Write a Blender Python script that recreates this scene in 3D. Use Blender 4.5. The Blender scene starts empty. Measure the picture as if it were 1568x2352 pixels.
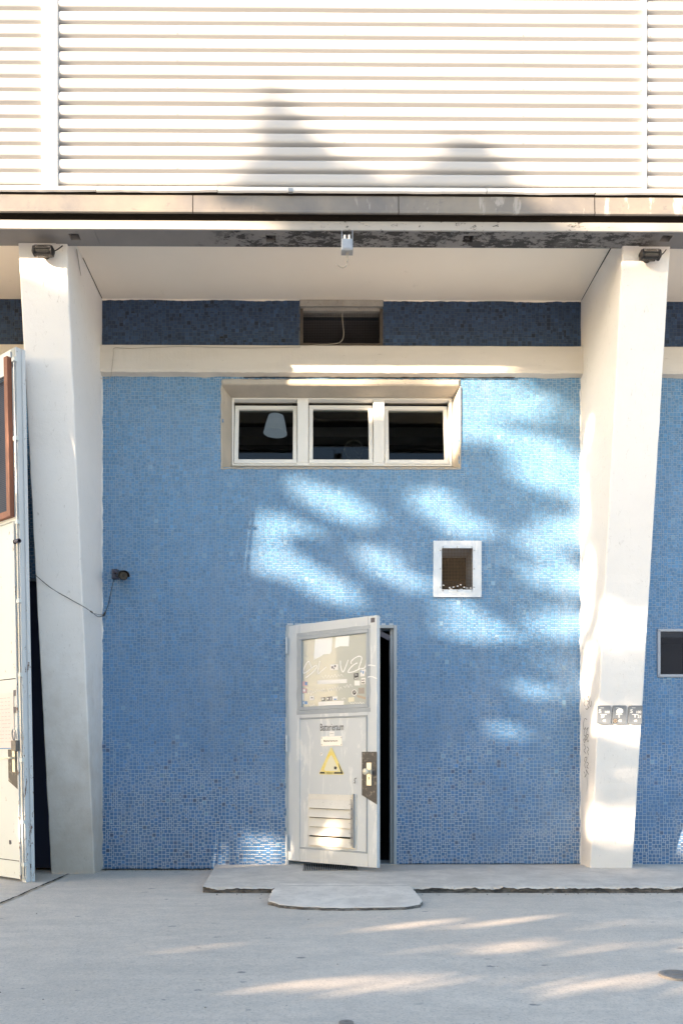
import bpy, bmesh, math, random
from mathutils import Vector, Matrix, noise
R = math.radians
random.seed(7)
scene = bpy.context.scene
C = scene.collection

# ------------------------------------------------------------------ camera
F, U0, V0, YAW, DIST, CAMZ = 1795.0, 735.0, 1755.0, R(0.4), 6.7, 0.905   # units: photo 1568 px wide
UC = U0 + F*math.tan(YAW)
cam = bpy.data.cameras.new('camera'); camo = bpy.data.objects.new('camera', cam); C.objects.link(camo)
camo.location = (0, -DIST, CAMZ); camo.rotation_euler = (R(90), 0, -YAW)
cam.sensor_fit = 'VERTICAL'; cam.sensor_height = 36; cam.lens = F/2352*36
cam.shift_x = (784-UC)/2352; cam.shift_y = (V0-1176)/2352
cam.clip_start = 0.05; cam.clip_end = 1000
scene.camera = camo

# ------------------------------------------------------------------ light
SX, SZ = 1.8, 0.41                     # the sun travels (SX, 1, -SZ)
sd = Vector((SX, 1, -SZ)).normalized()
world = bpy.data.worlds.new('World'); scene.world = world; world.use_nodes = True
wn = world.node_tree; bgn = wn.nodes['Background']
sky = wn.nodes.new('ShaderNodeTexSky'); sky.sky_type = 'NISHITA'; sky.sun_disc = False
sky.sun_elevation = math.asin(-sd.z); sky.sun_rotation = math.atan2(-sd.x, -sd.y)
sky.air_density = 1.0; sky.dust_density = 1.8; sky.ozone_density = 1.2
wn.links.new(sky.outputs[0], bgn.inputs[0]); bgn.inputs[1].default_value = 0.10
sl = bpy.data.lights.new('sun', 'SUN'); sl.energy = 4.4; sl.angle = R(0.53); sl.color = (1.0, 0.75, 0.52)
slo = bpy.data.objects.new('sun', sl); C.objects.link(slo)
slo.rotation_euler = sd.to_track_quat('-Z', 'Y').to_euler(); slo.location = (-8, -8, 8)
scene.view_settings.view_transform = 'Standard'; scene.view_settings.look = 'None'
scene.view_settings.exposure = 2.58; scene.view_settings.gamma = 1
scene.render.resolution_x = 682; scene.render.resolution_y = 1024
scene.cycles.max_bounces = 8; scene.cycles.transparent_max_bounces = 16

# ------------------------------------------------------------------ measuring: photo point -> point on a real plane
def ray(u, v):
    xc, yc = (u-UC)/F, (V0-v)/F
    return Vector((math.sin(YAW)+xc*math.cos(YAW), math.cos(YAW)-xc*math.sin(YAW), yc))
def P(u, v, Y=0.0):
    d = ray(u, v); t = (Y+DIST)/d.y
    return Vector((0, -DIST, CAMZ)) + d*t
def PZ(u, v, z):
    d = ray(u, v); t = (z-CAMZ)/d.z
    return Vector((0, -DIST, CAMZ)) + d*t
def XX(u, Y=0.0, v=1400): return P(u, v, Y).x
def ZZ(v, Y=0.0, u=784): return P(u, v, Y).z

# ------------------------------------------------------------------ mesh builder
class MB:
    def __init__(s, M=None): s.v = []; s.f = []; s.mi = []; s.M = M; s.cur = 0; s.cols = None
    def add(s, vs, fs):
        b = len(s.v); s.v += [tuple(v) for v in vs]; s.f += [tuple(i+b for i in f) for f in fs]; s.mi += [s.cur]*len(fs)
    def box(s, x0, x1, y0, y1, z0, z1):
        s.add([(x0,y0,z0),(x1,y0,z0),(x1,y1,z0),(x0,y1,z0),(x0,y0,z1),(x1,y0,z1),(x1,y1,z1),(x0,y1,z1)],
              [(0,1,5,4),(1,2,6,5),(2,3,7,6),(3,0,4,7),(4,5,6,7),(3,2,1,0)])
    def bbox(s, x0, x1, y0, y1, z0, z1, b=0.004):
        # box with chamfered front (-y) edges
        s.add([(x0,y0+b,z0),(x1,y0+b,z0),(x1,y0+b,z1),(x0,y0+b,z1),
               (x0+b,y0,z0+b),(x1-b,y0,z0+b),(x1-b,y0,z1-b),(x0+b,y0,z1-b),
               (x0,y1,z0),(x1,y1,z0),(x1,y1,z1),(x0,y1,z1)],
              [(4,5,6,7),(0,1,5,4),(1,2,6,5),(2,3,7,6),(3,0,4,7),(8,9,1,0),(9,10,2,1),(10,11,3,2),(11,8,0,3),(11,10,9,8)])
    def prism(s, poly, y0, y1):
        # polygon in xz (counter-clockwise seen from -y), from y0 (front) to y1
        n = len(poly)
        s.add([(x, y0, z) for x, z in poly]+[(x, y1, z) for x, z in poly],
              [tuple(range(n)), tuple(range(2*n-1, n-1, -1))]+[(i+n, (i+1) % n+n, (i+1) % n, i) for i in range(n)])
    def slab(s, poly, z0, z1):
        n = len(poly)
        s.add([(x, y, z1) for x, y in poly]+[(x, y, z0) for x, y in poly],
              [tuple(range(n)), tuple(range(2*n-1, n-1, -1))]+[(i+n, (i+1) % n+n, (i+1) % n, i) for i in range(n)])
    def tube(s, pts, r, n=8, cap=True):
        pts = [Vector(p) for p in pts]; rs = r if isinstance(r, (list, tuple)) else [r]*len(pts)
        vs = []; fs = []; up = None
        for i, p in enumerate(pts):
            d = (pts[min(i+1, len(pts)-1)]-pts[max(i-1, 0)])
            d = d.normalized() if d.length > 1e-9 else Vector((0,0,1))
            if up is None: up = d.orthogonal().normalized()
            else:
                up = up - d*up.dot(d); up = up.normalized() if up.length > 1e-6 else d.orthogonal().normalized()
            w = d.cross(up)
            for k in range(n):
                a = 2*math.pi*k/n; vs.append(p+(up*math.cos(a)+w*math.sin(a))*rs[i])
        for i in range(len(pts)-1):
            for k in range(n):
                a = i*n+k; b = i*n+(k+1) % n; fs.append((a, b, b+n, a+n))
        if cap: fs += [tuple(range(n-1, -1, -1)), tuple(range((len(pts)-1)*n, len(pts)*n))]
        s.add(vs, fs)
    def lathe(s, o, d, prof, n=24):
        # prof: (distance along d, radius)
        o = Vector(o); d = Vector(d).normalized()
        a_ = d.orthogonal().normalized(); b_ = d.cross(a_); N = len(prof)
        vs = [o+d*t+(a_*math.cos(2*math.pi*k/n)+b_*math.sin(2*math.pi*k/n))*max(r, 1e-4) for t, r in prof for k in range(n)]
        fs = [(i*n+k, i*n+(k+1) % n, (i+1)*n+(k+1) % n, (i+1)*n+k) for i in range(N-1) for k in range(n)]
        fs.append(tuple(range(n-1, -1, -1)))
        if prof[-1][1] < 0.001: fs.append(tuple(range((N-1)*n, N*n)))
        s.add(vs, fs)
    def grid(s, fn, nu, nv):
        s.add([fn(i/nu, j/nv) for j in range(nv+1) for i in range(nu+1)],
              [(j*(nu+1)+i, j*(nu+1)+i+1, (j+1)*(nu+1)+i+1, (j+1)*(nu+1)+i) for j in range(nv) for i in range(nu)])
    def ribbon(s, pts, w, y, M=None):
        # flat painted stroke in xz at depth y
        pts = [Vector((p[0], p[1])) for p in pts]; L = []
        for i, p in enumerate(pts):
            d = pts[min(i+1, len(pts)-1)]-pts[max(i-1, 0)]; d = d.normalized() if d.length > 1e-9 else Vector((1,0))
            nn = Vector((-d.y, d.x)); ww = w*(0.8+0.4*random.random())/2
            L.append((p.x+nn.x*ww, y, p.y+nn.y*ww)); L.append((p.x-nn.x*ww, y, p.y-nn.y*ww))
        s.add(L, [(2*i, 2*i+1, 2*i+3, 2*i+2) for i in range(len(pts)-1)])
    def build(s, name, mats, parent=None, smooth=False, origin=None):
        o_ = Vector(origin) if origin else Vector((0,0,0))
        if parent is not None:
            rt = parent
            while rt.parent is not None: rt = rt.parent
            o_ = Vector(rt.location)
        vs = [Vector(v) for v in s.v]
        if s.M is not None: vs = [s.M @ v for v in vs]
        me = bpy.data.meshes.new(name); me.from_pydata([tuple(v-o_) for v in vs], [], s.f)
        if not isinstance(mats, (list, tuple)): mats = [mats]
        for m in mats: me.materials.append(m)
        me.polygons.foreach_set('material_index', s.mi)
        if smooth: me.polygons.foreach_set('use_smooth', [True]*len(me.polygons))
        me.update(); ob = bpy.data.objects.new(name, me); C.objects.link(ob)
        if parent is not None: ob.parent = parent
        elif origin: ob.location = o_
        return ob

def tag(o, label=None, cat=None, group=None, kind=None):
    if label: o['label'] = label
    if cat: o['category'] = cat
    if group: o['group'] = group
    if kind: o['kind'] = kind
    return o
def empty(name, loc, label, cat, group=None):
    o = bpy.data.objects.new(name, None); o.empty_display_size = 0.1; C.objects.link(o); o.location = loc
    return tag(o, label, cat, group)
def smooth_pts(pts, k=6):
    # Catmull-Rom
    pts = [Vector(p) for p in pts]; out = []
    for i in range(len(pts)-1):
        a = pts[max(i-1, 0)]; b = pts[i]; c = pts[i+1]; d = pts[min(i+2, len(pts)-1)]
        for j in range(k):
            t = j/k
            out.append(0.5*((2*b)+(c-a)*t+(2*a-5*b+4*c-d)*t*t+(3*b-a-3*c+d)*t**3))
    out.append(pts[-1]); return out

# ------------------------------------------------------------------ materials
def mat(name, col=(0.5,0.5,0.5), rough=0.7, metal=0.0, spec=0.5, build=None):
    m = bpy.data.materials.new(name); m.use_nodes = True; nt = m.node_tree; b = nt.nodes['Principled BSDF']
    b.inputs['Base Color'].default_value = (*col, 1); b.inputs['Roughness'].default_value = rough
    b.inputs['Metallic'].default_value = metal; b.inputs['Specular IOR Level'].default_value = spec
    if build: build(nt, b)
    return m
def nd(nt, t, **kw):
    n = nt.nodes.new(t)
    for k, v in kw.items():
        if k.startswith('i_'): n.inputs[int(k[2:])].default_value = v
        else: setattr(n, k, v)
    return n
def coords(nt, scale=(1,1,1)):
    tc = nd(nt, 'ShaderNodeTexCoord'); mp = nd(nt, 'ShaderNodeMapping'); mp.inputs['Scale'].default_value = scale
    nt.links.new(tc.outputs['Object'], mp.inputs[0]); return mp.outputs[0]
def noise_(nt, scale, detail=4, rough=0.55, co=None, sc=(1,1,1), dist=0.0):
    n = nd(nt, 'ShaderNodeTexNoise'); n.inputs['Scale'].default_value = scale; n.inputs['Detail'].default_value = detail
    n.inputs['Roughness'].default_value = rough; n.inputs['Distortion'].default_value = dist
    nt.links.new(co if co else coords(nt, sc), n.inputs['Vector']); return n.outputs['Fac']
def ramp(nt, fac, stops):
    r = nd(nt, 'ShaderNodeValToRGB'); e = r.color_ramp.elements
    while len(e) < len(stops): e.new(0.5)
    for i, (p, c) in enumerate(stops):
        e[i].position = p; e[i].color = (c, c, c, 1) if isinstance(c, (int, float)) else (*c, 1)
    nt.links.new(fac, r.inputs[0]); return r.outputs[0]
def mix(nt, fac, a, b, mode='MIX'):
    m = nd(nt, 'ShaderNodeMix', data_type='RGBA', blend_type=mode)
    for sock, v in ((m.inputs[0], fac), (m.inputs[6], a), (m.inputs[7], b)):
        if hasattr(v, 'is_linked') or hasattr(v, 'links'): nt.links.new(v, sock)
        elif isinstance(v, (int, float)): sock.default_value = v
        else: sock.default_value = (*v, 1)
    return m.outputs[2]
def math_(nt, op, a, b=0.0, clamp=False):
    m = nd(nt, 'ShaderNodeMath', operation=op); m.use_clamp = clamp
    for i, v in enumerate((a, b)):
        if isinstance(v, (int, float)): m.inputs[i].default_value = v
        else: nt.links.new(v, m.inputs[i])
    return m.outputs[0]
def sep(nt, co=None):
    s = nd(nt, 'ShaderNodeSeparateXYZ'); nt.links.new(co if co else coords(nt), s.inputs[0]); return s.outputs
def bump(nt, b, h, strength=0.3, dist=0.01):
    n = nd(nt, 'ShaderNodeBump'); n.inputs['Strength'].default_value = strength; n.inputs['Distance'].default_value = dist
    nt.links.new(h, n.inputs['Height']); nt.links.new(n.outputs[0], b.inputs['Normal'])
def setc(nt, b, c): nt.links.new(c, b.inputs['Base Color'])

def worn(name, c1, c2, scale=3.0, dirt=(0.25,0.23,0.2), dirt_amt=0.5, thr=0.62, rough=0.6, bmp=0.25, bscale=60, metal=0.0, sc=(1,1,1)):
    def f(nt, b):
        n1 = noise_(nt, scale, 5, 0.6, sc=sc); base = mix(nt, ramp(nt, n1, [(0.3, 0.0), (0.7, 1.0)]), c1, c2)
        n2 = noise_(nt, scale*7, 6, 0.7, sc=sc); d = ramp(nt, n2, [(thr, 0.0), (min(thr+0.09, 1), dirt_amt)])
        setc(nt, b, mix(nt, d, base, dirt)); bump(nt, b, noise_(nt, bscale, 4, 0.6), bmp, 0.004)
    return mat(name, rough=rough, metal=metal, build=f)

def m_fin(nt, b):
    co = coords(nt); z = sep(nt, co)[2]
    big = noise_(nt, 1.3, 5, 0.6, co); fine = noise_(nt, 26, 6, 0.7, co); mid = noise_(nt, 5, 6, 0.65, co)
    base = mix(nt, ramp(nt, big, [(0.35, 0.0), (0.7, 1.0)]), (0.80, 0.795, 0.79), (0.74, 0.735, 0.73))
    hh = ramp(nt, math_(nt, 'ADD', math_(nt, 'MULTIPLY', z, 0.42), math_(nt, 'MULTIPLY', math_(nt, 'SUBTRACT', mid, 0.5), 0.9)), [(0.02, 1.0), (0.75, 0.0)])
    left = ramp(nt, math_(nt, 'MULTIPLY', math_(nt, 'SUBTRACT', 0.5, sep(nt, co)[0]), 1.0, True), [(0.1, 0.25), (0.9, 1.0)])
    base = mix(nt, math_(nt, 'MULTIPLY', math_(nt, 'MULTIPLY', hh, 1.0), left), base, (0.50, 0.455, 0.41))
    scr = noise_(nt, 9, 8, 0.8, sc=(3.0, 3.0, 1.0), dist=1.2)
    base = mix(nt, ramp(nt, scr, [(0.60, 0.0), (0.65, 0.4)]), base, (0.25, 0.235, 0.215))
    spk = ramp(nt, fine, [(0.66, 0.0), (0.72, 0.25)])
    base = mix(nt, spk, base, (0.3, 0.28, 0.26))
    setc(nt, b, base); bump(nt, b, math_(nt, 'ADD', fine, math_(nt, 'MULTIPLY', noise_(nt, 120, 3, 0.6, co), 0.5)), 0.35, 0.006)
M_FIN = mat('painted_plaster', rough=0.75, build=m_fin)
M_CEIL = worn('soffit_plaster', (0.90,0.83,0.73), (0.85,0.78,0.69), 0.9, (0.5,0.46,0.4), 0.25, 0.66, 0.85, 0.2, 150)
M_BEAM = worn('beam_plaster', (0.66,0.62,0.56), (0.58,0.54,0.48), 2.2, (0.3,0.27,0.23), 0.6, 0.63, 0.8, 0.5, 50, sc=(0.5,1,2.2))
M_CONC = worn('grey_concrete', (0.40,0.38,0.35), (0.30,0.285,0.26), 6, (0.15,0.14,0.13), 0.6, 0.6, 0.9, 0.7, 40)
def m_clad(nt, b):
    co = coords(nt, (0.3,1,1.5)); n = noise_(nt, 3, 5, 0.6, co)
    base = mix(nt, n, (0.46,0.47,0.485), (0.42,0.43,0.445)); setc(nt, b, base)
M_CLAD = mat('white_coated_steel', rough=0.42, build=m_clad)
M_WHITE = worn('white_flashing', (0.80,0.80,0.79), (0.74,0.74,0.73), 2, (0.5,0.48,0.45), 0.3, 0.66, 0.45, 0.05, 40)
def m_fascia(nt, b):
    co = coords(nt); n = noise_(nt, 1.6, 5, 0.6, co, dist=0.3); st = noise_(nt, 6, 6, 0.65, sc=(1.6,1,0.35), dist=0.4)
    x = sep(nt, co)[0]
    base = mix(nt, ramp(nt, n, [(0.35,0.0),(0.65,1.0)]), (0.25,0.23,0.20), (0.15,0.148,0.152))
    xr = ramp(nt, math_(nt, 'MULTIPLY', math_(nt, 'ADD', x, 3.0), 0.16), [(0.35, 0.0), (0.85, 1.0)])
    w = math_(nt, 'MULTIPLY', ramp(nt, st, [(0.56,0.0),(0.60,0.85)]), xr)
    base = mix(nt, w, base, (0.42,0.40,0.38))
    dk = ramp(nt, noise_(nt, 11, 7, 0.75, co), [(0.60,0.0),(0.66,0.5)])
    base = mix(nt, dk, base, (0.13,0.13,0.14)); setc(nt, b, base); bump(nt, b, st, 0.2, 0.01)
M_FASCIA = mat('weathered_zinc_flashing', rough=0.5, metal=0.15, build=m_fascia)
def pits(nt, b, c1, c2, lo, hi, dens):
    co = coords(nt); n = noise_(nt, 3, 5, 0.6, co); pit = math_(nt, 'ADD', noise_(nt, 34, 8, 0.8, sc=(0.55,1,1)), math_(nt, 'MULTIPLY', math_(nt, 'SUBTRACT', noise_(nt, 7, 5, 0.7, sc=(0.6,1,1)), 0.5), 0.7)); x = sep(nt, co)[0]
    base = mix(nt, n, c1, c2)
    win = ramp(nt, math_(nt, 'ADD', math_(nt, 'MULTIPLY', math_(nt, 'ADD', x, 3.0), 0.1667), math_(nt, 'MULTIPLY', math_(nt, 'SUBTRACT', noise_(nt, 2.2, 4, 0.6, co), 0.5), 0.35)), [(lo-0.06,0.0),(lo,1.0),(hi,1.0),(hi+0.08,0.0)])
    p = math_(nt, 'MULTIPLY', ramp(nt, pit, [(dens,0.0),(dens+0.03,0.95)]), win)
    base = mix(nt, p, base, (0.03,0.03,0.032)); setc(nt, b, base); bump(nt, b, math_(nt, 'MULTIPLY', p, -1.0), 0.5, 0.01)
M_UNDER = mat('peeling_grey_paint', rough=0.8, build=lambda nt, b: pits(nt, b, (0.25,0.245,0.245), (0.15,0.148,0.15), 0.40, 0.82, 0.50))
M_STRIP = mat('board_edge_paint', rough=0.6, build=lambda nt, b: pits(nt, b, (0.38,0.375,0.36), (0.30,0.30,0.30), 0.50, 0.80, 0.60))
M_DARK = mat('dark_gap', (0.010,0.009,0.008), 0.9)
M_RECESS_SHADE = worn('recess_shade', (0.040,0.032,0.025), (0.022,0.019,0.017), 3, (0.10,0.09,0.08), 0.6, 0.6, 0.9, 0.5, 40, sc=(0.5,1,2))  # near-black colour stands in for shade in the roof-edge recesses
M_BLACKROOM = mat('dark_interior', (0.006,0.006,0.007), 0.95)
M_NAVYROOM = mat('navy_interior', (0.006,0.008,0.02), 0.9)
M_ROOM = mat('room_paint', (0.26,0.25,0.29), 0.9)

def tile_mat(name, rough=0.27):
    def f(nt, b):
        a = nd(nt, 'ShaderNodeAttribute', attribute_name='tint'); co = coords(nt)
        n = noise_(nt, 0.9, 6, 0.62, co)
        veil = noise_(nt, 2.0, 6, 0.65, sc=(3.0,1,0.5)); s = ramp(nt, veil, [(0.50,0.0),(0.72,0.20)])
        c = mix(nt, ramp(nt, n, [(0.35,0.0),(0.7,0.30)]), a.outputs['Color'], (0.15, 0.25, 0.42), 'MIX')
        c = mix(nt, s, c, (0.30,0.36,0.44))
        c = mix(nt, ramp(nt, noise_(nt, 30, 5, 0.7, co), [(0.68,0.0),(0.74,0.35)]), c, (0.13,0.17,0.22))
        setc(nt, b, c)
        nt.links.new(ramp(nt, noise_(nt, 8, 5, 0.6, co), [(0.3, rough-0.06), (0.7, rough+0.25)]), b.inputs['Roughness'])
    return mat(name, build=f)
M_TILE = tile_mat('blue_glass_mosaic', 0.34); 
def m_navy(nt, b):
    a = nd(nt, 'ShaderNodeAttribute', attribute_name='tint'); setc(nt, b, a.outputs['Color'])
M_NAVY = mat('navy_mosaic', rough=0.5, build=m_navy)
def m_grout(nt, b):
    co = coords(nt); z = sep(nt, co)[2]; n = noise_(nt, 1.1, 5, 0.6, co)
    k = ramp(nt, math_(nt, 'ADD', math_(nt, 'MULTIPLY', z, 0.22), math_(nt, 'MULTIPLY', math_(nt, 'SUBTRACT', n, 0.5), 0.8)), [(0.0,1.0),(0.13,0.9),(0.27,0.35),(1.0,0.5)])
    setc(nt, b, mix(nt, k, (0.20,0.31,0.45), (0.85,0.83,0.80)))
M_GROUT = mat('mosaic_grout', rough=0.9, build=m_grout)
M_GROUTN = mat('navy_grout', (0.085,0.11,0.14), 0.9)

def m_street(nt, b):
    co = coords(nt); big = noise_(nt, 0.6, 6, 0.65, co); mid = noise_(nt, 5, 8, 0.75, co); fine = noise_(nt, 75, 4, 0.8, co)
    base = mix(nt, ramp(nt, big, [(0.32,0.0),(0.68,1.0)]), (0.60,0.53,0.455), (0.72,0.645,0.56))
    base = mix(nt, ramp(nt, mid, [(0.42,0.0),(0.62,0.6)]), base, (0.50,0.46,0.41))
    base = mix(nt, ramp(nt, noise_(nt, 2.0, 7, 0.75, sc=(0.3,1.6,1), dist=1.0), [(0.48,0.0),(0.64,0.45)]), base, (0.46,0.425,0.38))
    base = mix(nt, ramp(nt, noise_(nt, 22, 6, 0.8, co), [(0.50,0.0),(0.62,0.35)]), base, (0.40,0.37,0.335))
    base = mix(nt, ramp(nt, fine, [(0.52,0.0),(0.62,0.55)]), base, (0.34,0.315,0.285))
    base = mix(nt, ramp(nt, noise_(nt, 58, 4, 0.8, co), [(0.56,0.0),(0.66,0.55)]), base, (0.72,0.68,0.62))
    v = nd(nt, 'ShaderNodeTexVoronoi'); v.inputs['Scale'].default_value = 5.5; v.inputs['Randomness'].default_value = 1
    wp = mix(nt, 0.06, co, noise_(nt, 20, 3, 0.6, co), 'ADD'); mpp = nd(nt, 'ShaderNodeMapping'); mpp.inputs['Scale'].default_value = (0.8, 1.25, 1); nt.links.new(wp, mpp.inputs[0]); nt.links.new(mpp.outputs[0], v.inputs['Vector'])
    on = math_(nt, 'GREATER_THAN', sep(nt, v.outputs['Color'])[0], 0.45)
    spot = math_(nt, 'MULTIPLY', ramp(nt, math_(nt, 'ADD', v.outputs['Distance'], math_(nt, 'MULTIPLY', sep(nt, v.outputs['Color'])[1], 0.07)), [(0.095,0.8),(0.14,0.0)]), on)
    base = mix(nt, spot, base, (0.17,0.17,0.175))
    v2 = nd(nt, 'ShaderNodeTexVoronoi'); v2.inputs['Scale'].default_value = 28; nt.links.new(co, v2.inputs['Vector'])
    on2 = math_(nt, 'GREATER_THAN', sep(nt, v2.outputs['Color'])[0], 0.8)
    base = mix(nt, math_(nt, 'MULTIPLY', ramp(nt, v2.outputs['Distance'], [(0.08,0.6),(0.14,0.0)]), on2), base, (0.2,0.2,0.2))
    on3 = math_(nt, 'LESS_THAN', sep(nt, v2.outputs['Color'])[0], 0.10)
    base = mix(nt, math_(nt, 'MULTIPLY', ramp(nt, v2.outputs['Distance'], [(0.05,0.6),(0.10,0.0)]), on3), base, (0.75,0.74,0.72))
    setc(nt, b, base); bump(nt, b, math_(nt, 'ADD', fine, math_(nt, 'MULTIPLY', mid, 0.6)), 0.35, 0.004)
M_STREET = mat('asphalt_worn_pale', rough=0.85, build=m_street)
def m_slab(nt, b):
    co = coords(nt); mid = noise_(nt, 5, 7, 0.7, co); fine = noise_(nt, 110, 5, 0.8, co)
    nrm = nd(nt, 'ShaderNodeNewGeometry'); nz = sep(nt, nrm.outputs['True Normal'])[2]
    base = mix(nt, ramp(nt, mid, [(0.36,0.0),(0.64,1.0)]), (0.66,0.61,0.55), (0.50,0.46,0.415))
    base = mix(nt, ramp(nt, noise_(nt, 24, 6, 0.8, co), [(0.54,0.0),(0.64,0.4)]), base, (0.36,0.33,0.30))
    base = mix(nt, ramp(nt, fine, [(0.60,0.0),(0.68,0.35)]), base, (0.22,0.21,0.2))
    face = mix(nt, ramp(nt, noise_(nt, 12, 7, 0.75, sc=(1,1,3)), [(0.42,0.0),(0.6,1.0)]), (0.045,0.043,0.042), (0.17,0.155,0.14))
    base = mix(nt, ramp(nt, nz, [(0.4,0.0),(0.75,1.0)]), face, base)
    setc(nt, b, base); bump(nt, b, math_(nt, 'ADD', fine, mid), 0.5, 0.006)
M_SLAB = mat('cast_concrete_step', rough=0.88, build=m_slab)
def m_ramp(nt, b):
    m_slab(nt, b)
    l = b.inputs['Base Color'].links[0].from_socket; setc(nt, b, mix(nt, 1.0, l, (1.22, 1.22, 1.22), 'MULTIPLY'))
M_RAMP = mat('pale_screed', rough=0.85, build=m_ramp)
def m_door(nt, b):
    co = coords(nt); n = noise_(nt, 2.2, 5, 0.6, co); st = noise_(nt, 5, 7, 0.7, sc=(2.5,2.5,0.5), dist=0.6)
    base = mix(nt, n, (0.47,0.515,0.56), (0.56,0.60,0.635))
    base = mix(nt, ramp(nt, st, [(0.55,0.0),(0.60,0.55)]), base, (0.72, 0.735, 0.74))
    ch = noise_(nt, 38, 7, 0.75, co); base = mix(nt, ramp(nt, ch, [(0.69,0.0),(0.72,0.7)]), base, (0.20,0.19,0.18))
    setc(nt, b, base); bump(nt, b, st, 0.15, 0.004)
M_DOOR = mat('grey_white_door_paint', rough=0.45, build=m_door)
M_DOORGREY = worn('brushed_grey_paint', (0.36,0.40,0.44), (0.30,0.34,0.38), 5, (0.5,0.52,0.53), 0.6, 0.6, 0.5, 0.1, 40)
M_LOUV = worn('louvre_paint', (0.70,0.68,0.63), (0.62,0.60,0.56), 6, (0.25,0.23,0.2), 0.7, 0.62, 0.5, 0.1, 40)
def m_gate(nt, b):
    co = coords(nt); n = noise_(nt, 1.5, 5, 0.6, co); base = mix(nt, n, (0.56,0.615,0.63), (0.63,0.675,0.685))
    r = noise_(nt, 14, 8, 0.75, sc=(1.6,1.6,0.6), dist=0.5); e = ramp(nt, r, [(0.645,0.0),(0.665,0.9)])
    setc(nt, b, mix(nt, e, base, (0.13,0.085,0.06)))
M_GATE = mat('white_gate_paint', rough=0.45, build=m_gate)
def m_gedge(nt, b):
    co = coords(nt); z = sep(nt, co)[2]; base = mix(nt, noise_(nt, 2, 4, 0.6, co), (0.52,0.56,0.60), (0.62,0.65,0.68))
    r = noise_(nt, 13, 8, 0.78, sc=(1.6,1.6,0.55), dist=0.6)
    k = math_(nt, 'ADD', r, ramp(nt, math_(nt, 'MULTIPLY', z, 0.25), [(0.0,0.085),(0.7,0.0)]))
    setc(nt, b, mix(nt, ramp(nt, k, [(0.63,0.0),(0.65,1.0)]), base, (0.12,0.06,0.04)))
M_GEDGE = mat('peeling_gate_edge', rough=0.5, build=m_gedge)
M_RUSTWOOD = worn('brown_timber', (0.27,0.10,0.055), (0.19,0.07,0.04), 8, (0.36,0.2,0.13), 0.6, 0.58, 0.6, 0.3, 60, sc=(3,3,0.4))
M_BLACKP = mat('black_scuffed_plate', rough=0.5, build=lambda nt, b: setc(nt, b, mix(nt, ramp(nt, noise_(nt, 24, 8, 0.8), [(0.54,0.0),(0.62,0.7)]), (0.045,0.045,0.05), (0.3,0.27,0.23))))
M_BRASS = mat('pale_brass', (0.74,0.69,0.56), 0.35, 0.35)
M_STEEL = worn('galvanised_steel', (0.45,0.46,0.47), (0.36,0.37,0.39), 20, (0.2,0.2,0.2), 0.4, 0.62, 0.4, 0.1, 60, metal=0.6)
M_BLACK = mat('black_plastic', (0.008,0.008,0.010), 0.4)
M_GREYPL = mat('grey_violet_plastic', (0.06,0.06,0.09), 0.5)
M_CABLE = mat('dark_cable', (0.03,0.03,0.035), 0.6)
M_PALECABLE = mat('pale_cable', (0.33,0.30,0.25), 0.6)
M_PVC = worn('white_window_profile', (0.80,0.80,0.78), (0.76,0.76,0.73), 3, (0.4,0.38,0.34), 0.25, 0.67, 0.35, 0.05, 30)
M_FOIL = worn('crinkled_foil_tape', (0.66,0.69,0.73), (0.58,0.62,0.67), 9, (0.5,0.5,0.5), 0.3, 0.66, 0.38, 0.6, 14, metal=0.25)
M_RUSTW = mat('tan_wire', (0.13,0.085,0.045), 0.7)
M_DWIRE = mat('dark_wire', (0.015,0.013,0.012), 0.6)
M_GWIRE = mat('grey_wire', (0.05,0.052,0.07), 0.6)
M_INK = mat('black_ink', (0.02,0.02,0.022), 0.6)
M_WINK = mat('white_marker', (0.78,0.80,0.80), 0.5)
M_PLATE = worn('white_enamel_sign', (0.76,0.76,0.74), (0.72,0.72,0.7), 8, (0.45,0.42,0.36), 0.3, 0.66, 0.3, 0.03, 30)
M_SIGNG = worn('slate_grey_sign', (0.13,0.155,0.19), (0.17,0.195,0.225), 8, (0.3,0.3,0.3), 0.3, 0.66, 0.4, 0.03, 30)
def m_tri(nt, b):
    co = coords(nt); n = noise_(nt, 9, 5, 0.6, co); setc(nt, b, mix(nt, ramp(nt, n, [(0.35,0.0),(0.65,1.0)]), (0.74,0.58,0.10), (0.72,0.66,0.36)))
M_YEL = mat('faded_yellow_sign', rough=0.45, build=m_tri)
M_FADE = mat('bleached_paint', (0.70,0.67,0.52), 0.5)
M_CROWN = mat('leaf_green', (0.06,0.10,0.03), 0.6)
M_TRUNK = worn('bark', (0.12,0.09,0.06), (0.08,0.06,0.045), 8, (0.2,0.17,0.12), 0.5, 0.6, 0.9, 0.8, 20)
M_PAPER = worn('faded_pink_paper', (0.72,0.66,0.65), (0.68,0.63,0.62), 6, (0.5,0.4,0.4), 0.3, 0.62, 0.7, 0.1, 60)
def m_filmglass(nt, b):
    setc(nt, b, mix(nt, noise_(nt, 3, 5, 0.6), (0.36,0.39,0.375), (0.44,0.47,0.45)))
    b.inputs['Coat Weight'].default_value = 0.2; b.inputs['Coat Roughness'].default_value = 0.02
M_FILM = mat('film_backed_glass', rough=0.4, build=m_filmglass)
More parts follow.
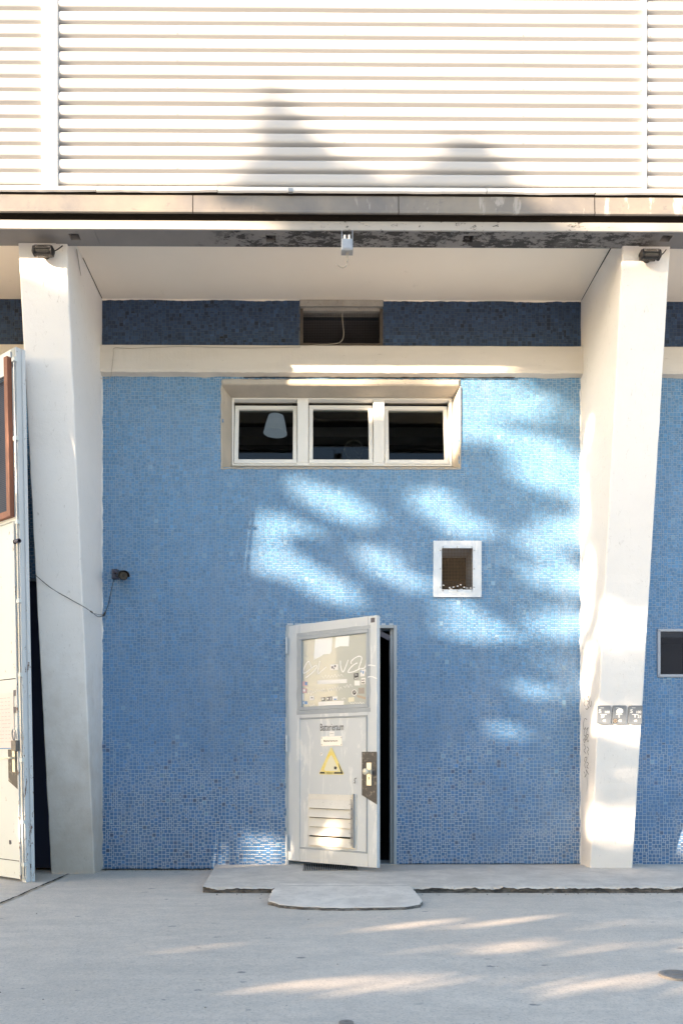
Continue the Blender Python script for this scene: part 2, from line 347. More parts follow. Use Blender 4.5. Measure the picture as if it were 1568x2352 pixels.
def m_glass(nt, b):
    g = nd(nt, 'ShaderNodeBsdfGlossy'); g.inputs['Roughness'].default_value = 0.01; g.inputs['Color'].default_value = (1,1,1,1)
    t = nd(nt, 'ShaderNodeBsdfTransparent'); t.inputs['Color'].default_value = (0.62,0.66,0.66,1)
    fr = nd(nt, 'ShaderNodeFresnel'); fr.inputs['IOR'].default_value = 1.5; mx = nd(nt, 'ShaderNodeMixShader')
    nt.links.new(math_(nt, 'ADD', math_(nt, 'MULTIPLY', fr.outputs[0], 0.55), 0.0), mx.inputs[0]); nt.links.new(t.outputs[0], mx.inputs[1]); nt.links.new(g.outputs[0], mx.inputs[2])
    nt.links.new(mx.outputs[0], nt.nodes['Material Output'].inputs['Surface'])
M_GLASS = mat('window_glass', build=m_glass)
M_CMARK = mat('clock_mark', (0.5,0.5,0.48), 0.5)
M_LAMP = mat('lamp_shade_lit', (0.8,0.8,0.8), 0.5)
M_LAMP.node_tree.nodes['Principled BSDF'].inputs['Emission Color'].default_value = (0.75,0.85,1,1)
M_LAMP.node_tree.nodes['Principled BSDF'].inputs['Emission Strength'].default_value = 0.06
def flat(name, c, r=0.6): return mat(name, c, r)
M_ORANGE = flat('orange_ink', (0.6,0.25,0.1)); M_BLUEI = flat('blue_ink', (0.1,0.25,0.5)); M_TAN = flat('tan_card', (0.42,0.35,0.28)); M_PINK = flat('pink_ink', (0.6,0.4,0.42)); M_BROWNC = flat('taupe_card', (0.33,0.30,0.27))

# ------------------------------------------------------------------ text as mesh, fitted into a box of the plane xz
def text_mb(mb, s, x0, x1, z0, z1, y, bold=0.018):
    cu = bpy.data.curves.new('txt', 'FONT'); cu.body = s; cu.resolution_u = 4; cu.offset = bold
    ob = bpy.data.objects.new('txt', cu); C.objects.link(ob)
    dg = bpy.context.evaluated_depsgraph_get(); dg.update(); me = bpy.data.meshes.new_from_object(ob.evaluated_get(dg))
    co = [v.co.copy() for v in me.vertices]
    a, b = min(c.x for c in co), max(c.x for c in co); c0, d0 = min(c.y for c in co), max(c.y for c in co)
    mb.add([(x0+(c.x-a)/(b-a)*(x1-x0), y, z0+(c.y-c0)/(d0-c0)*(z1-z0)) for c in co], [tuple(p.vertices) for p in me.polygons])
    bpy.data.objects.remove(ob); bpy.data.curves.remove(cu); bpy.data.meshes.remove(me)

# ------------------------------------------------------------------ tiles
def tint_mesh(ob, cols):
    at = ob.data.color_attributes.new('tint', 'FLOAT_COLOR', 'CORNER')
    flatc = []
    for c in cols: flatc += [c[0], c[1], c[2], 1.0]*4
    at.data.foreach_set('color', flatc)
def tiles(name, X0, X1, Z0, Z1, holes, parent, palette, material, g=0.0165, gap=0.0030, Y=-0.0025, seed=1):
    rnd = random.Random(seed); nx = int(round((X1-X0)/g)); nz = int(round((Z1-Z0)/g)); used = bytearray(nx*nz); mb = MB(); cols = []
    gx = (X1-X0)/nx; gz = (Z1-Z0)/nz
    for j in range(nz):
        for i in range(nx):
            if used[j*nx+i]: continue
            q = rnd.random(); w, h = (2,2) if q < 0.60 else (2,1) if q < 0.78 else (1,2) if q < 0.96 else (1,1)
            while w > 1 and (i+1 >= nx or used[j*nx+i+1]): w = 1
            if j+h > nz: h = 1
            if h == 2 and w == 2 and used[(j+1)*nx+i+1]: h = 1
            for a in range(w):
                for c in range(h): used[(j+c)*nx+i+a] = 1
            x0 = X0+i*gx+gap/2; x1 = X0+(i+w)*gx-gap/2; z0 = Z0+j*gz+gap/2; z1 = Z0+(j+h)*gz-gap/2
            cx, cz = (x0+x1)/2, (z0+z1)/2
            if any(hx0-0.004 < cx < hx1+0.004 and hz0-0.004 < cz < hz1+0.004 for hx0, hx1, hz0, hz1 in holes): continue
            t = [rnd.uniform(-0.0005, 0.0005) for _ in range(3)]
            mb.add([(x0,Y+t[0],z0),(x1,Y+t[1],z0),(x1,Y+t[1]+t[2],z1),(x0,Y+t[0]+t[2],z1)], [(0,1,2,3)])
            cols.append(palette(rnd, cx, cz))
    ob = mb.build(name, material, parent); tint_mesh(ob, cols); return ob
def wall_holes(mb, X0, X1, Z0, Z1, Y, th, holes):
    xs = sorted({X0, X1, *[h[0] for h in holes if X0 < h[0] < X1], *[h[1] for h in holes if X0 < h[1] < X1]})
    zs = sorted({Z0, Z1, *[h[2] for h in holes if Z0 < h[2] < Z1], *[h[3] for h in holes if Z0 < h[3] < Z1]})
    for i in range(len(xs)-1):
        for j in range(len(zs)-1):
            cx, cz = (xs[i]+xs[i+1])/2, (zs[j]+zs[j+1])/2
            if any(h[0] < cx < h[1] and h[2] < cz < h[3] for h in holes): continue
            for yy, rev in ((Y, False), (Y+th, True)):
                q = [(xs[i],yy,zs[j]),(xs[i+1],yy,zs[j]),(xs[i+1],yy,zs[j+1]),(xs[i],yy,zs[j+1])]
                mb.add(q, [(3,2,1,0) if rev else (0,1,2,3)])
    for a, b, c, d in holes:
        a, b, c, d = max(a, X0), min(b, X1), max(c, Z0), min(d, Z1)
        mb.add([(a,Y,c),(b,Y,c),(b,Y+th,c),(a,Y+th,c),(a,Y,d),(b,Y,d),(b,Y+th,d),(a,Y+th,d)], [(0,1,2,3),(1,5,6,2),(5,4,7,6),(4,0,3,7)])
def room(mb, x0, x1, y0, y1, z0, z1):
    # five inward faces
    mb.add([(x0,y0,z0),(x1,y0,z0),(x1,y1,z0),(x0,y1,z0),(x0,y0,z1),(x1,y0,z1),(x1,y1,z1),(x0,y1,z1)],
           [(0,1,2,3),(7,6,5,4),(3,2,6,7),(0,3,7,4),(2,1,5,6)])

# ================================================================== THE PLACE
# key levels (metres, street = 0)
XL, XR = XX(235), XX(1338)              # inner corners of the two fins at the wall
Z_CEIL = ZZ(690); Z_BT = ZZ(799); Z_BB = ZZ(867)
DOOR = (XX(657), XX(910), 0.045, ZZ(1436))
WIN = (XX(511), XX(1055), ZZ(1075), ZZ(888))
VENT = (XX(1013), XX(1084), ZZ(1355), ZZ(1260))
TOPV = (XX(690), XX(878), ZZ(795), Z_CEIL)
GRIL = (XX(1512), XX(1512)+0.55, ZZ(1550), ZZ(1450))
OPEN = (-3.9, -2.24, 0.0, ZZ(1330))

bld = empty('building', (0, 0, 0), 'blue mosaic building front with white leaning piers under a white corrugated upper storey', 'building')

# ---- street
NS = 60
g = MB()
xs = [-300,-60,-20,-8]+[-6+0.25*i for i in range(49)]+[8,20,60,300]
ys = [-300,-60,-20,-9]+[-7+0.25*i for i in range(29)]+[0.4, 20, 60, 300]
vs = []
for y in ys:
    for x in xs:
        z = 0.0
        if -7 < y < -0.1 and abs(x) < 6: z = 0.006*noise.noise(Vector((x*0.7, y*0.7, 0)))
        vs.append((x, y, z))
n_ = len(xs); g.add(vs, [(j*n_+i, j*n_+i+1, (j+1)*n_+i+1, (j+1)*n_+i) for j in range(len(ys)-1) for i in range(n_-1)])
tag(g.build('street', M_STREET, smooth=True), kind='structure')
# a dark joint and cracks in the street
g = MB()
def crack(a, b, w, z=0.0, n=24, amp=0.01, seed=0):
    rnd = random.Random(seed); L = []
    a = Vector(a); b = Vector(b); d = (b-a).normalized(); nn = Vector((-d.y, d.x, 0))
    for i in range(n+1):
        p = a.lerp(b, i/n)+nn*amp*noise.noise(Vector((i*0.6, seed*7.1, 0))); ww = w*(0.5+rnd.random())/2
        L.append(tuple(p+nn*ww+Vector((0,0,z)))); L.append(tuple(p-nn*ww+Vector((0,0,z))))
    g.add(L, [(2*i, 2*i+1, 2*i+3, 2*i+2) for i in range(n)])
crack(PZ(-60, 2104, 0), PZ(158, 2009, 0), 0.016, 0.008, 40, 0.012, 3)
crack((-1.86, -0.02, 0), (-0.95, -0.02, 0), 0.03, 0.008, 60, 0.02, 5)
tag(g.build('street_joint', M_DARK), kind='structure')

# ---- raised step along the wall with a broken edge
def step():
    g = MB(); ZS = 0.045
    fy = PZ(1100, 2037, ZS).y; xl0 = PZ(495, 1987, ZS).x; xl1 = PZ(457, 2045, ZS).x
    rnd = random.Random(4)
    N = 900; rows = []
    xr = 4.6
    for i in range(N+1):
        t = i/N; x = xl1+(xr-xl1)*t
        j = 0.014*noise.noise(Vector((x*4, 0, 1)))+0.026*max(0, noise.noise(Vector((x*11, 0, 3)))-0.12)+0.016*max(0, noise.noise(Vector((x*37, 0, 3))))
        kz = 0.014*noise.noise(Vector((x*8, 4, 1)))+0.008*noise.noise(Vector((x*30, 4, 1)))
        back = max(0, 1-(x-xl1)/0.12)
        xb = x+(xl0-xl1)*max(0, 1-(x-xl1)/0.8)
        yf = fy-j*0.6+0.03*back**2
        rows.append([(xb, 0.0, ZS), (x*0.5+xb*0.5, yf*0.5, ZS+0.003*noise.noise(Vector((x*2, 1, 0)))), (x, yf+0.055, ZS+0.002), (x, yf+0.022, ZS-0.002+kz*0.3),
                     (x, yf+0.006, ZS-0.013+kz), (x, yf+0.018+j, ZS-0.024+kz), (x, yf+0.012+j*0.8, -0.01)])
    m = len(rows[0])
    g.add([p for r in rows for p in r], [(i*m+k, i*m+k+1, (i+1)*m+k+1, (i+1)*m+k) for i in range(N) for k in range(m-1)])
    r0 = rows[0]; g.add([*r0, (r0[0][0], 0, -0.01)], [tuple(range(m+1))])
    return g
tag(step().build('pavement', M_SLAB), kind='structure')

# ---- poured concrete ramp in front of the step
rp = MB(); ZT = 0.047
out = []
for u, v in ((640,2033),(628,2042),(616,2056),(617,2066),(640,2073),(700,2077),(780,2079),(860,2078),(930,2077),(966,2072),(971,2065),(960,2052),(948,2042),(938,2034)):
    p = PZ(u, v, 0.035); out.append((p.x, p.y))
fine = []
for i in range(len(out)):
    a = Vector(out[i]); b = Vector(out[(i+1) % len(out)])
    for k in range(10):
        q = a.lerp(b, k/10); nn = 0.012*noise.noise(Vector((q.x*14, q.y*14, 2))); fine.append((q.x+nn, q.y+nn))
y0r = min(p[1] for p in fine); y1r = max(p[1] for p in fine)
cx = sum(p[0] for p in fine)/len(fine); cy = sum(p[1] for p in fine)/len(fine); n = len(fine)
zt = lambda y: 0.020+0.029*(y-y0r)/(y1r-y0r)+0.002*noise.noise(Vector((y*9, 3, 0)))
vs = []
for s_, dz in ((0.45, 0), (0.975, 0), (0.992, -0.004), (1.0, -0.05)):
    for x, y in fine:
        X = cx+(x-cx)*s_; Y = cy+(y-cy)*s_; vs.append((X, Y, zt(Y)+dz if dz > -0.04 else -0.01))
fs = [tuple(range(n))]+[(k*n+(i+1) % n, k*n+i, (k+1)*n+i, (k+1)*n+(i+1) % n) for k in range(3) for i in range(n)]
rp.add(vs, fs)
tag(rp.build('concrete_ramp', M_RAMP, origin=(cx, cy, 0)), 'low pale poured concrete ramp lapping onto the step below the open door', 'ramp')

# ---- manhole covers
def cover(u, v, rad, label, seed):
    p = PZ(u, v, 0.004); r_ = empty('valve_cover', (p.x, p.y, 0), label, 'manhole cover', 'small round covers in the street')
    m = MB(); m.lathe((p.x, p.y, -0.02), (0,0,1), [(0, rad),(0.028, rad),(0.030, rad-0.006),(0.030, rad-0.02),(0.024, rad-0.0215)], 40); m.build('rim', M_STEEL2, r_)
    m = MB(); m.slab([(p.x+math.cos(k*math.pi/18)*(rad-0.021), p.y+math.sin(k*math.pi/18)*(rad-0.021)) for k in range(36)], 0.0, 0.0084)
    m.box(p.x-rad*0.3, p.x+rad*0.3, p.y-0.004, p.y+0.004, 0.0085, 0.0105)
    m.build('lid', M_LID, r_)
M_STEEL2 = worn('worn_iron_rim', (0.28,0.26,0.245), (0.22,0.21,0.20), 20, (0.3,0.29,0.27), 0.5, 0.6, 0.6, 0.3, 60, metal=0.4)
M_IRON = worn('cast_iron', (0.17,0.16,0.155), (0.22,0.21,0.20), 20, (0.28,0.26,0.24), 0.6, 0.58, 0.65, 0.5, 60, metal=0.4)
M_LID = worn('worn_iron_lid', (0.22,0.205,0.19), (0.17,0.16,0.15), 20, (0.32,0.3,0.28), 0.5, 0.58, 0.8, 0.2, 60)
cover(1557, 2240, 0.078, 'small round iron cover in the street below the right pier, cut by the right edge', 0.2)
cover(795, 2350, 0.026, 'tiny round iron cap in the street at the bottom edge of the picture', 0.1)

# ---- mosaic walls
holes = [DOOR, WIN, VENT]
w = MB(); wall_holes(w, XL-0.01, XR+0.01, -0.02, Z_BB+0.03, 0.0, 0.3, holes); 
W1 = w.build('mosaic_wall', M_GROUT, bld)
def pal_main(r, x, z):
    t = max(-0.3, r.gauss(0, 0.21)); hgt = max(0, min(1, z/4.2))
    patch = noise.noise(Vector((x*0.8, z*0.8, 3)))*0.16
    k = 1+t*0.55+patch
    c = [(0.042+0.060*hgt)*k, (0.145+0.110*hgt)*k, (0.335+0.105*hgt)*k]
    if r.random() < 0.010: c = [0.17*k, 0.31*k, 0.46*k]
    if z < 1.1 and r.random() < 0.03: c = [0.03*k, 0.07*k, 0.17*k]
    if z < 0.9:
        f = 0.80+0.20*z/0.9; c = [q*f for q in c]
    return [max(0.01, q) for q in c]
def pal_navy(r, x, z):
    k = 1+r.gauss(0, 0.25); return [max(0.004, 0.022*k), max(0.006, 0.050*k), max(0.01, 0.112*k)]
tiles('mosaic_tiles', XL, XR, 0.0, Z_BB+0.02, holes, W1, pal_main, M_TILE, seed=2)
w = MB(); wall_holes(w, XL-0.01, XR+0.01, Z_BT-0.03, Z_CEIL+0.02, 0.0, 0.3, [TOPV]); W2 = w.build('navy_mosaic_band', M_GROUTN, bld)
tiles('mosaic_tiles', XL, XR, Z_BT-0.02, Z_CEIL-0.004, [TOPV], W2, pal_navy, M_NAVY, gap=0.0022, seed=3)
# right bay
w = MB(); wall_holes(w, XR+0.3, 4.6, -0.02, Z_BB+0.03, 0.0, 0.3, [GRIL]); W3 = w.build('mosaic_wall', M_GROUT, bld)
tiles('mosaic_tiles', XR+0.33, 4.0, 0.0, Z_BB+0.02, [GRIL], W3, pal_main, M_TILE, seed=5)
w = MB(); wall_holes(w, XR+0.3, 4.6, Z_BT-0.03, Z_CEIL+0.02, 0.0, 0.3, []); W4 = w.build('navy_mosaic_band', M_GROUTN, bld)
tiles('mosaic_tiles', XR+0.33, 4.0, Z_BT-0.02, Z_CEIL-0.004, [], W4, pal_navy, M_NAVY, gap=0.0022, seed=6)
# left bay
w = MB(); wall_holes(w, -4.6, XL-0.3, -0.02, Z_BB+0.03, 0.0, 0.3, [OPEN]); W5 = w.build('mosaic_wall', M_GROUT, bld)
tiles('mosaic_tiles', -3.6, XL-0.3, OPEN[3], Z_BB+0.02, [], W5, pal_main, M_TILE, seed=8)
w = MB(); wall_holes(w, -4.6, XL-0.3, Z_BT-0.03, Z_CEIL+0.02, 0.0, 0.3, []); W6 = w.build('navy_mosaic_band', M_GROUTN, bld)
tiles('mosaic_tiles', -3.6, XL-0.3, Z_BT-0.02, Z_CEIL-0.004, [], W6, pal_navy, M_NAVY, gap=0.0022, seed=9)
w = MB(); room(w, OPEN[0]-0.3, OPEN[1]+0.3, 0.301, 3.0, 0.003, OPEN[3]+0.2); w.build('gateway_recess', M_NAVYROOM, bld)
w = MB(); w.box(OPEN[0], OPEN[1], 0.10, 0.14, 0.004, OPEN[3]); w.build('opening_shade_panel', mat('opening_shade_navy', (0.010,0.016,0.05), 0.5), bld)  # added panel, its navy colour stands for the shade in the left opening

# ---- concrete beam below the navy band, one length per bay
def beam(x0, x1, seed):
    m = MB(); N = 160; prof = [(0.0, Z_BT+0.006), (-0.055, Z_BT-0.01), (-0.062, Z_BT-0.02), (-0.064, Z_BB+0.034), (-0.058, Z_BB+0.012), (0.0, Z_BB-0.002)]; vs = []
    for i in range(N+1):
        x = x0+(x1-x0)*i/N
        for k, (y, z) in enumerate(prof):
            d = 0.006*noise.noise(Vector((x*6, k*3.3, seed)))+0.003*noise.noise(Vector((x*25, k*3.3, seed)))
            vs.append((x, y+d*(0.5 if y else 0), z+d*(1.3 if k in (0, 4, 5) else 0.5)))
    q = len(prof); m.add(vs, [(i*q+k, i*q+k+1, (i+1)*q+k+1, (i+1)*q+k) for i in range(N) for k in range(q-1)])
    return m.build('beam', M_BEAM, bld)
beam(XL-0.002, XR+0.002, 1); beam(XR+0.3, 4.6, 2); beam(-4.6, XL-0.3, 3)

def seam(x0, x1, z0, z1, h, y, seed, parent=None, name='seam'):
    m = MB(); N = 120; L = []
    for i in range(N+1):
        x = x0+(x1-x0)*i/N; z = z0+(z1-z0)*i/N+0.004*noise.noise(Vector((x*4, seed, 0)))+0.002*noise.noise(Vector((x*20, seed, 0))); hh = h*(0.5+0.7*abs(noise.noise(Vector((x*9, seed, 3)))))
        L += [(x, y, z), (x, y, z+hh)]
    m.add(L, [(2*i, 2*i+2, 2*i+3, 2*i+1) for i in range(N)]); return m.build(name, M_DARK, parent or bld)
seam(XX(560), XX(1180), ZZ(871), ZZ(870), 0.014, -0.020, 2)
seam(XL, XR-0.02, Z_BT+0.004, Z_BT+0.004, 0.012, -0.006, 5)

def ragged_top(x0, x1, z, seed):
    m = MB(); N = 300; L = []
    for i in range(N+1):
        x = x0+(x1-x0)*i/N; h = 0.010*max(0.1, 0.6+noise.noise(Vector((x*3, seed, 0)))+0.8*noise.noise(Vector((x*17, seed, 2)))); L += [(x, -0.007, z), (x, -0.005, z-h), (x, 0.0, z-h)]
    m.add(L, [(3*i+k, 3*i+k+1, 3*i+k+4, 3*i+k+3) for i in range(N) for k in range(2)]); m.build('plaster_edge', M_CEIL, bld)
ragged_top(XL, TOPV[0]-0.01, Z_CEIL, 3); ragged_top(TOPV[1]+0.01, XR-0.02, Z_CEIL, 6)

seam(XL+0.02, DOOR[0]-0.02, 0.002, 0.002, 0.016, -0.006, 11); seam(DOOR[1]+0.02, XR-0.03, 0.046, 0.046, 0.010, -0.006, 12)
g = MB(); rnd = random.Random(77)
for i in range(190):
    if i < 70: x = rnd.uniform(-1.95, -0.9); y = -abs(rnd.gauss(0.0, 0.05))-0.012; z = 0.003
    elif i < 140: x = rnd.uniform(-0.8, 3.2); y = PZ(1100, 2054, 0).y-abs(rnd.gauss(0, 0.03)); z = 0.003
    else: x = rnd.uniform(-2.5, 2.8); y = rnd.uniform(-4.2, -1.3); z = 0.006
    r_ = rnd.uniform(0.003, 0.010) if i < 140 else rnd.uniform(0.003, 0.006)
    g.cur = rnd.choice((0, 0, 1)); a0 = rnd.random()*6
    g.add([(x+math.cos(a0+k*2.1)*r_*rnd.uniform(0.7,1.4), y+math.sin(a0+k*2.1)*r_, z) for k in range(3)]+[(x, y, z+r_*0.9)], [(0,1,3),(1,2,3),(2,0,3)])
o = g.build('grit', [M_CONC, M_SLAB], None, origin=(0, -0.1, 0)); tag(o, 'scattered grit and plaster crumbs along the wall foot and kerb', 'grit', kind='stuff')

# ---- leaning piers
def pier(xi, xo, seed):
    m = MB(); N = 90; zt = Z_CEIL+0.01; vs = []
    xa, xb = min(xi, xo), max(xi, xo)
    for j in range(N+1):
        z = -0.01+(zt+0.01)*j/N; dlt = 0.225+0.149*z
        rows = []
        K = 6
        def jit(a): return 0.0035*noise.noise(Vector((z*5+a*9, seed, a)))+0.002*noise.noise(Vector((z*22, seed, a*5)))
        b = 0.008
        row = [(xa+jit(1), 0.02), (xa+jit(2), -dlt+b), (xa+b+jit(2), -dlt+jit(3)), (xb-b+jit(4), -dlt+jit(5)), (xb+jit(4), -dlt+b), (xb+jit(6), 0.02)]
        vs += [(x, y, z) for x, y in row]
    m.add(vs, [(j*6+k, j*6+k+1, (j+1)*6+k+1, (j+1)*6+k) for j in range(N) for k in range(5)])
    return m.build('pier', M_FIN, bld)
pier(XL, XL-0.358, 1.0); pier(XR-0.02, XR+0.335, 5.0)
# ragged plaster edge where pier meets mosaic
def ragged(x, side, z0, z1, wd, seed, name='plaster_edge'):
    m = MB(); N = 140; L = []
    for i in range(N+1):
        z = z0+(z1-z0)*i/N; ww = wd*(0.55+0.9*noise.noise(Vector((z*9, seed, 0)))+0.6*noise.noise(Vector((z*35, seed, 4))))
        ww = max(0.0015, ww); L += [(x, -0.006, z), (x+side*ww, -0.004, z), (x+side*ww, 0, z)]
    m.add(L, [(3*i+k, 3*i+k+1, 3*i+k+4, 3*i+k+3) for i in range(N) for k in range(2)]); m.build(name, M_FIN, bld)
ragged(XL, 1, 0.0, Z_BB, 0.010, 1); ragged(XR-0.02, -1, 0.0, Z_BB, 0.012, 2)

# ---- soffit and edge of the upper storey
YB, YF, YU = -0.90, -1.115, -1.165      # back and front of the edge board, front of the zinc fascia
Z_E0 = P(784, 568, YB).z; Z_E1 = P(784, 509, YF).z
m = MB(); m.box(-4.6, 4.6, YB, 0.0, Z_CEIL, Z_CEIL+0.12); m.build('soffit', M_CEIL, bld)
HOLES = [(172, 543), (622, 547), (1074, 548), (1528, 547)]
hx = []
for u, v in HOLES:
    p = PZ(u, v, Z_E0); hx.append((p.x, p.y))
# underside board with square openings
m = MB(); m.M = Matrix(((1,0,0,0),(0,0,-1,0),(0,1,0,0),(0,0,0,1)))   # build in xz then lay flat: (x, y, z)->(x,-z, y)
m2 = MB()
hs = [(x-0.036, x+0.036, y-0.034, y+0.034) for x, y in hx]
xs_ = sorted([-4.6, 4.6]+[a for h in hs for a in h[:2]])
y0_, y1_ = YF, YB
for i in range(len(xs_)-1):
    xa, xb = xs_[i], xs_[i+1]; h = [q for q in hs if q[0] <= (xa+xb)/2 <= q[1]]
    segs = [(y0_, y1_)] if not h else [(y0_, h[0][2]), (h[0][3], y1_)]
    for ya, yb in segs: m2.add([(xa,ya,Z_E0),(xa,yb,Z_E0),(xb,yb,Z_E0),(xb,ya,Z_E0)], [(0,1,2,3)])
for a, b, c, d in hs: room_v = m2.add([(a,c,Z_E0),(b,c,Z_E0),(b,d,Z_E0),(a,d,Z_E0),(a,c,Z_E0+.1),(b,c,Z_E0+.1),(b,d,Z_E0+.1),(a,d,Z_E0+.1)], [(0,1,5,4),(1,2,6,5),(2,3,7,6),(3,0,4,7),(4,5,6,7)])
m2.add([(-4.6,YB,Z_E0),(4.6,YB,Z_E0),(4.6,YB,Z_CEIL),(-4.6,YB,Z_CEIL)], [(3,2,1,0)])
for k, (x, y) in enumerate(hx):       # shallow plates round the openings
    for (a, b, c, d) in ((x-0.16, x-0.037, YF+0.03, YB-0.03), (x+0.037, x+0.16, YF+0.03, YB-0.03), (x-0.037, x+0.037, YF+0.03, y-0.035), (x-0.037, x+0.037, y+0.035, YB-0.03)):
        m2.box(a, b, c, d, Z_E0-0.004, Z_E0-0.0005)
EB = m2.build('edge_board', M_UNDER, bld)
for x, y in hx: m = MB(); m.tube([(x-0.02, y+0.01, Z_E0+0.03), (x+0.005, y, Z_E0+0.045), (x+0.03, y-0.01, Z_E0+0.03)], 0.006, 6); m.build('lamp_socket', M_STEEL, EB)
def edge_profile(name, prof, material, x0, x1, seed, amp=0.0, N=240, joint=()):
    m = MB(); vs = []
    for i in range(N+1):
        x = x0+(x1-x0)*i/N
        for k, p in enumerate(prof):
            a = p[2] if len(p) > 2 else 0
            d = a*(noise.noise(Vector((x*1.7, k*0.3, seed)))+0.5*noise.noise(Vector((x*6.5, k*0.3, seed))))
            vs.append((x, p[0]+d*0.5, p[1]+d))
    q = len(prof); m.add(vs, [(i*q+k, i*q+k+1, (i+1)*q+k+1, (i+1)*q+k) for i in range(N) for k in range(q-1)])
    return m.build(name, material, bld)
zf0 = P(784, 528.5, YF).z
edge_profile('board_edge', [(YF+0.05, Z_E1+0.004), (YF-0.002, Z_E1, 0.002), (YF-0.002, zf0, 0.0005), (YF+0.01, zf0-0.001)], M_STRIP, -4.6, 4.6, 2)
zu0 = P(784, 489.5, YU).z; zu1 = P(784, 449, YU).z
edge_profile('dark_recess', [(YF+0.045, zu0+0.05), (YF+0.045, Z_E1-0.01)], M_RECESS_SHADE, -4.6, 4.6, 2)
def fascia_piece(u0, u1, seed):
    return edge_profile('fascia', [(YU+0.014, zu0+0.012), (YU+0.012, zu0-0.001, 0.002), (YU-0.002, zu0+0.002, 0.002), (YU-0.003, zu0+0.013, 0.002), (YU+0.001, zu0+0.02, 0.003), (YU+0.004, zu1-0.02, 0.001), (YU+0.006, zu1, 0.004)], M_FASCIA, u0, u1, seed, N=60)
cuts = [-4.6, XX(443, YU, 460)-0.0, XX(1003, YU, 460)*0+P(1122+0, 460, YU).x*0+P(915, 460, YU).x, P(1365, 460, YU).x, 4.6]
for i in range(len(cuts)-1): fascia_piece(cuts[i]+0.003, cuts[i+1]-0.003, i*2.3)
zd = P(784, 437.5, YU-0.02).z
m = MB(); m.box(-4.6, 4.6, YU+0.022, YU+0.34, zu0+0.045, zd+0.03); m.build('recess_shade_block', M_RECESS_SHADE, bld)
# white drip edge with folded lip, standing a little proud, dark line below
zd = P(784, 437.5, YU-0.02).z
dl = [-4.6, P(222, 436, YU).x, P(500, 436, YU).x, P(1116, 440, YU).x, P(1364, 440, YU).x, 4.6]
for i in range(len(dl)-1):
    N = 50; m = MB(); vs = []
    for k in range(N+1):
        x = dl[i]+0.002+(dl[i+1]-dl[i]-0.004)*k/N; d = 0.006*noise.noise(Vector((x*2.2, i*5.0, 0)))+0.002*noise.noise(Vector((x*11, i, 2)))
        vs += [(x, YU+0.05, zd+0.075), (x, YU-0.014, zd+0.020+d), (x, YU-0.020, zd+0.010+d), (x, YU-0.020, zd-0.004+d*1.2), (x, YU-0.006, zd-0.010+d*1.2)]
    m.add(vs, [(k*5+j, k*5+j+1, (k+1)*5+j+1, (k+1)*5+j) for k in range(N) for j in range(4)])
    m.build('drip_edge', M_WHITE, bld)
m = MB(); c_ = P(667, 436, YU-0.03); m.bbox(c_.x-0.017, c_.x+0.017, YU-0.032, YU-0.012, c_.z-0.014, c_.z+0.016); m.build('edge_clip', M_STEEL, bld)

# ---- corrugated cladding
PER = 0.0958; YC = -1.115; AMP = 0.023
ZC0 = P(784, 436, YC).z; ZC1 = 7.2
zline = P(784, 35.5, YC).z     # a valley line
PROF = [(0,0),(0.085,0.0),(0.135,0.03),(0.163,0.12),(0.182,0.35),(0.200,0.6),(0.228,0.82),(0.28,0.92),(0.36,0.98),(0.50,1.0),(0.70,1.0),(0.82,0.97),(0.90,0.88),(0.945,0.68),(0.97,0.4),(0.985,0.15)]
DEP = 0.045
def cladding(x0, x1, screws, seed):
    m = MB(); zs = []; k = -16
    while zline+PER*k < ZC1:
        for ph, dd in PROF:
            ph += 0.09
            if zline+PER*(k+ph) > ZC0-0.02: zs.append((zline+PER*(k+ph), YC+0.020-DEP*dd-(0.004 if k % 7 == 0 and ph < 0.6 and ph > 0.29 else 0)))
        k += 1
    nx = max(2, int((x1-x0)/0.12)); vs = []
    for zz, yy in zs:
        for i in range(nx+1):
            x = x0+(x1-x0)*i/nx
            vs.append((x, yy+0.0012*noise.noise(Vector((x*1.5, zz*3, seed))), zz))
    m.add(vs, [(j*(nx+1)+i, j*(nx+1)+i+1, (j+1)*(nx+1)+i+1, (j+1)*(nx+1)+i) for j in range(len(zs)-1) for i in range(nx)])
    m.cur = 1
    for sx in screws:
        k = 0
        while True:
            zz = zline+PER*(k+0.40); k += 1
            if zz > ZC1: break
            if k % 2 == 1 or k % 7 == 0: m.lathe((sx, YC-0.022, zz), (0,-1,0), [(0,0.004),(0.003,0.0035),(0.004,0.001)], 8)
        k = 0
        while True:
            k -= 1; zz = zline+PER*(k+0.40)
            if zz < ZC0: break
            if k % 2 == 0 or k % 7 == 0: m.lathe((sx, YC-0.022, zz), (0,-1,0), [(0,0.004),(0.003,0.0035),(0.004,0.001)], 8)
    return m.build('cladding_panel', [M_CLAD, M_STEEL], bld, smooth=True)
cx0 = P(100, 200, YC).x; cx1 = P(136, 200, YC).x; cj = P(1477, 200, YC).x
cladding(-4.6, cx0+0.012, [-3.2], 1); cladding(cx1-0.004, cj-0.004, [P(408, 200, YC).x, P(790, 200, YC).x, P(1198, 200, YC).x, P(1461, 200, YC).x+0.02], 2); cladding(cj+0.010, 4.6, [cj+0.035], 3)
m = MB(); m.bbox(cx0, cx1, YC-0.034, YC-0.002, ZC0-0.01, ZC1, 0.003); m.box(cx0+0.01, cx1-0.01, YC-0.002, YC+0.03, ZC0-0.01, ZC1); m.build('cover_strip', M_WHITE, bld)
m = MB(); m.bbox(cj-0.004, cj+0.008, YC-0.032, YC+0.03, ZC0-0.01, ZC1, 0.002); m.build('joint_strip', M_WHITE, bld)
m = MB(); m.box(-4.6, 4.6, YC+0.028, YC+0.06, ZC0-0.06, ZC1); m.box(-4.6, 4.6, YC+0.06, 5.0, ZC1-0.02, ZC1+0.05)
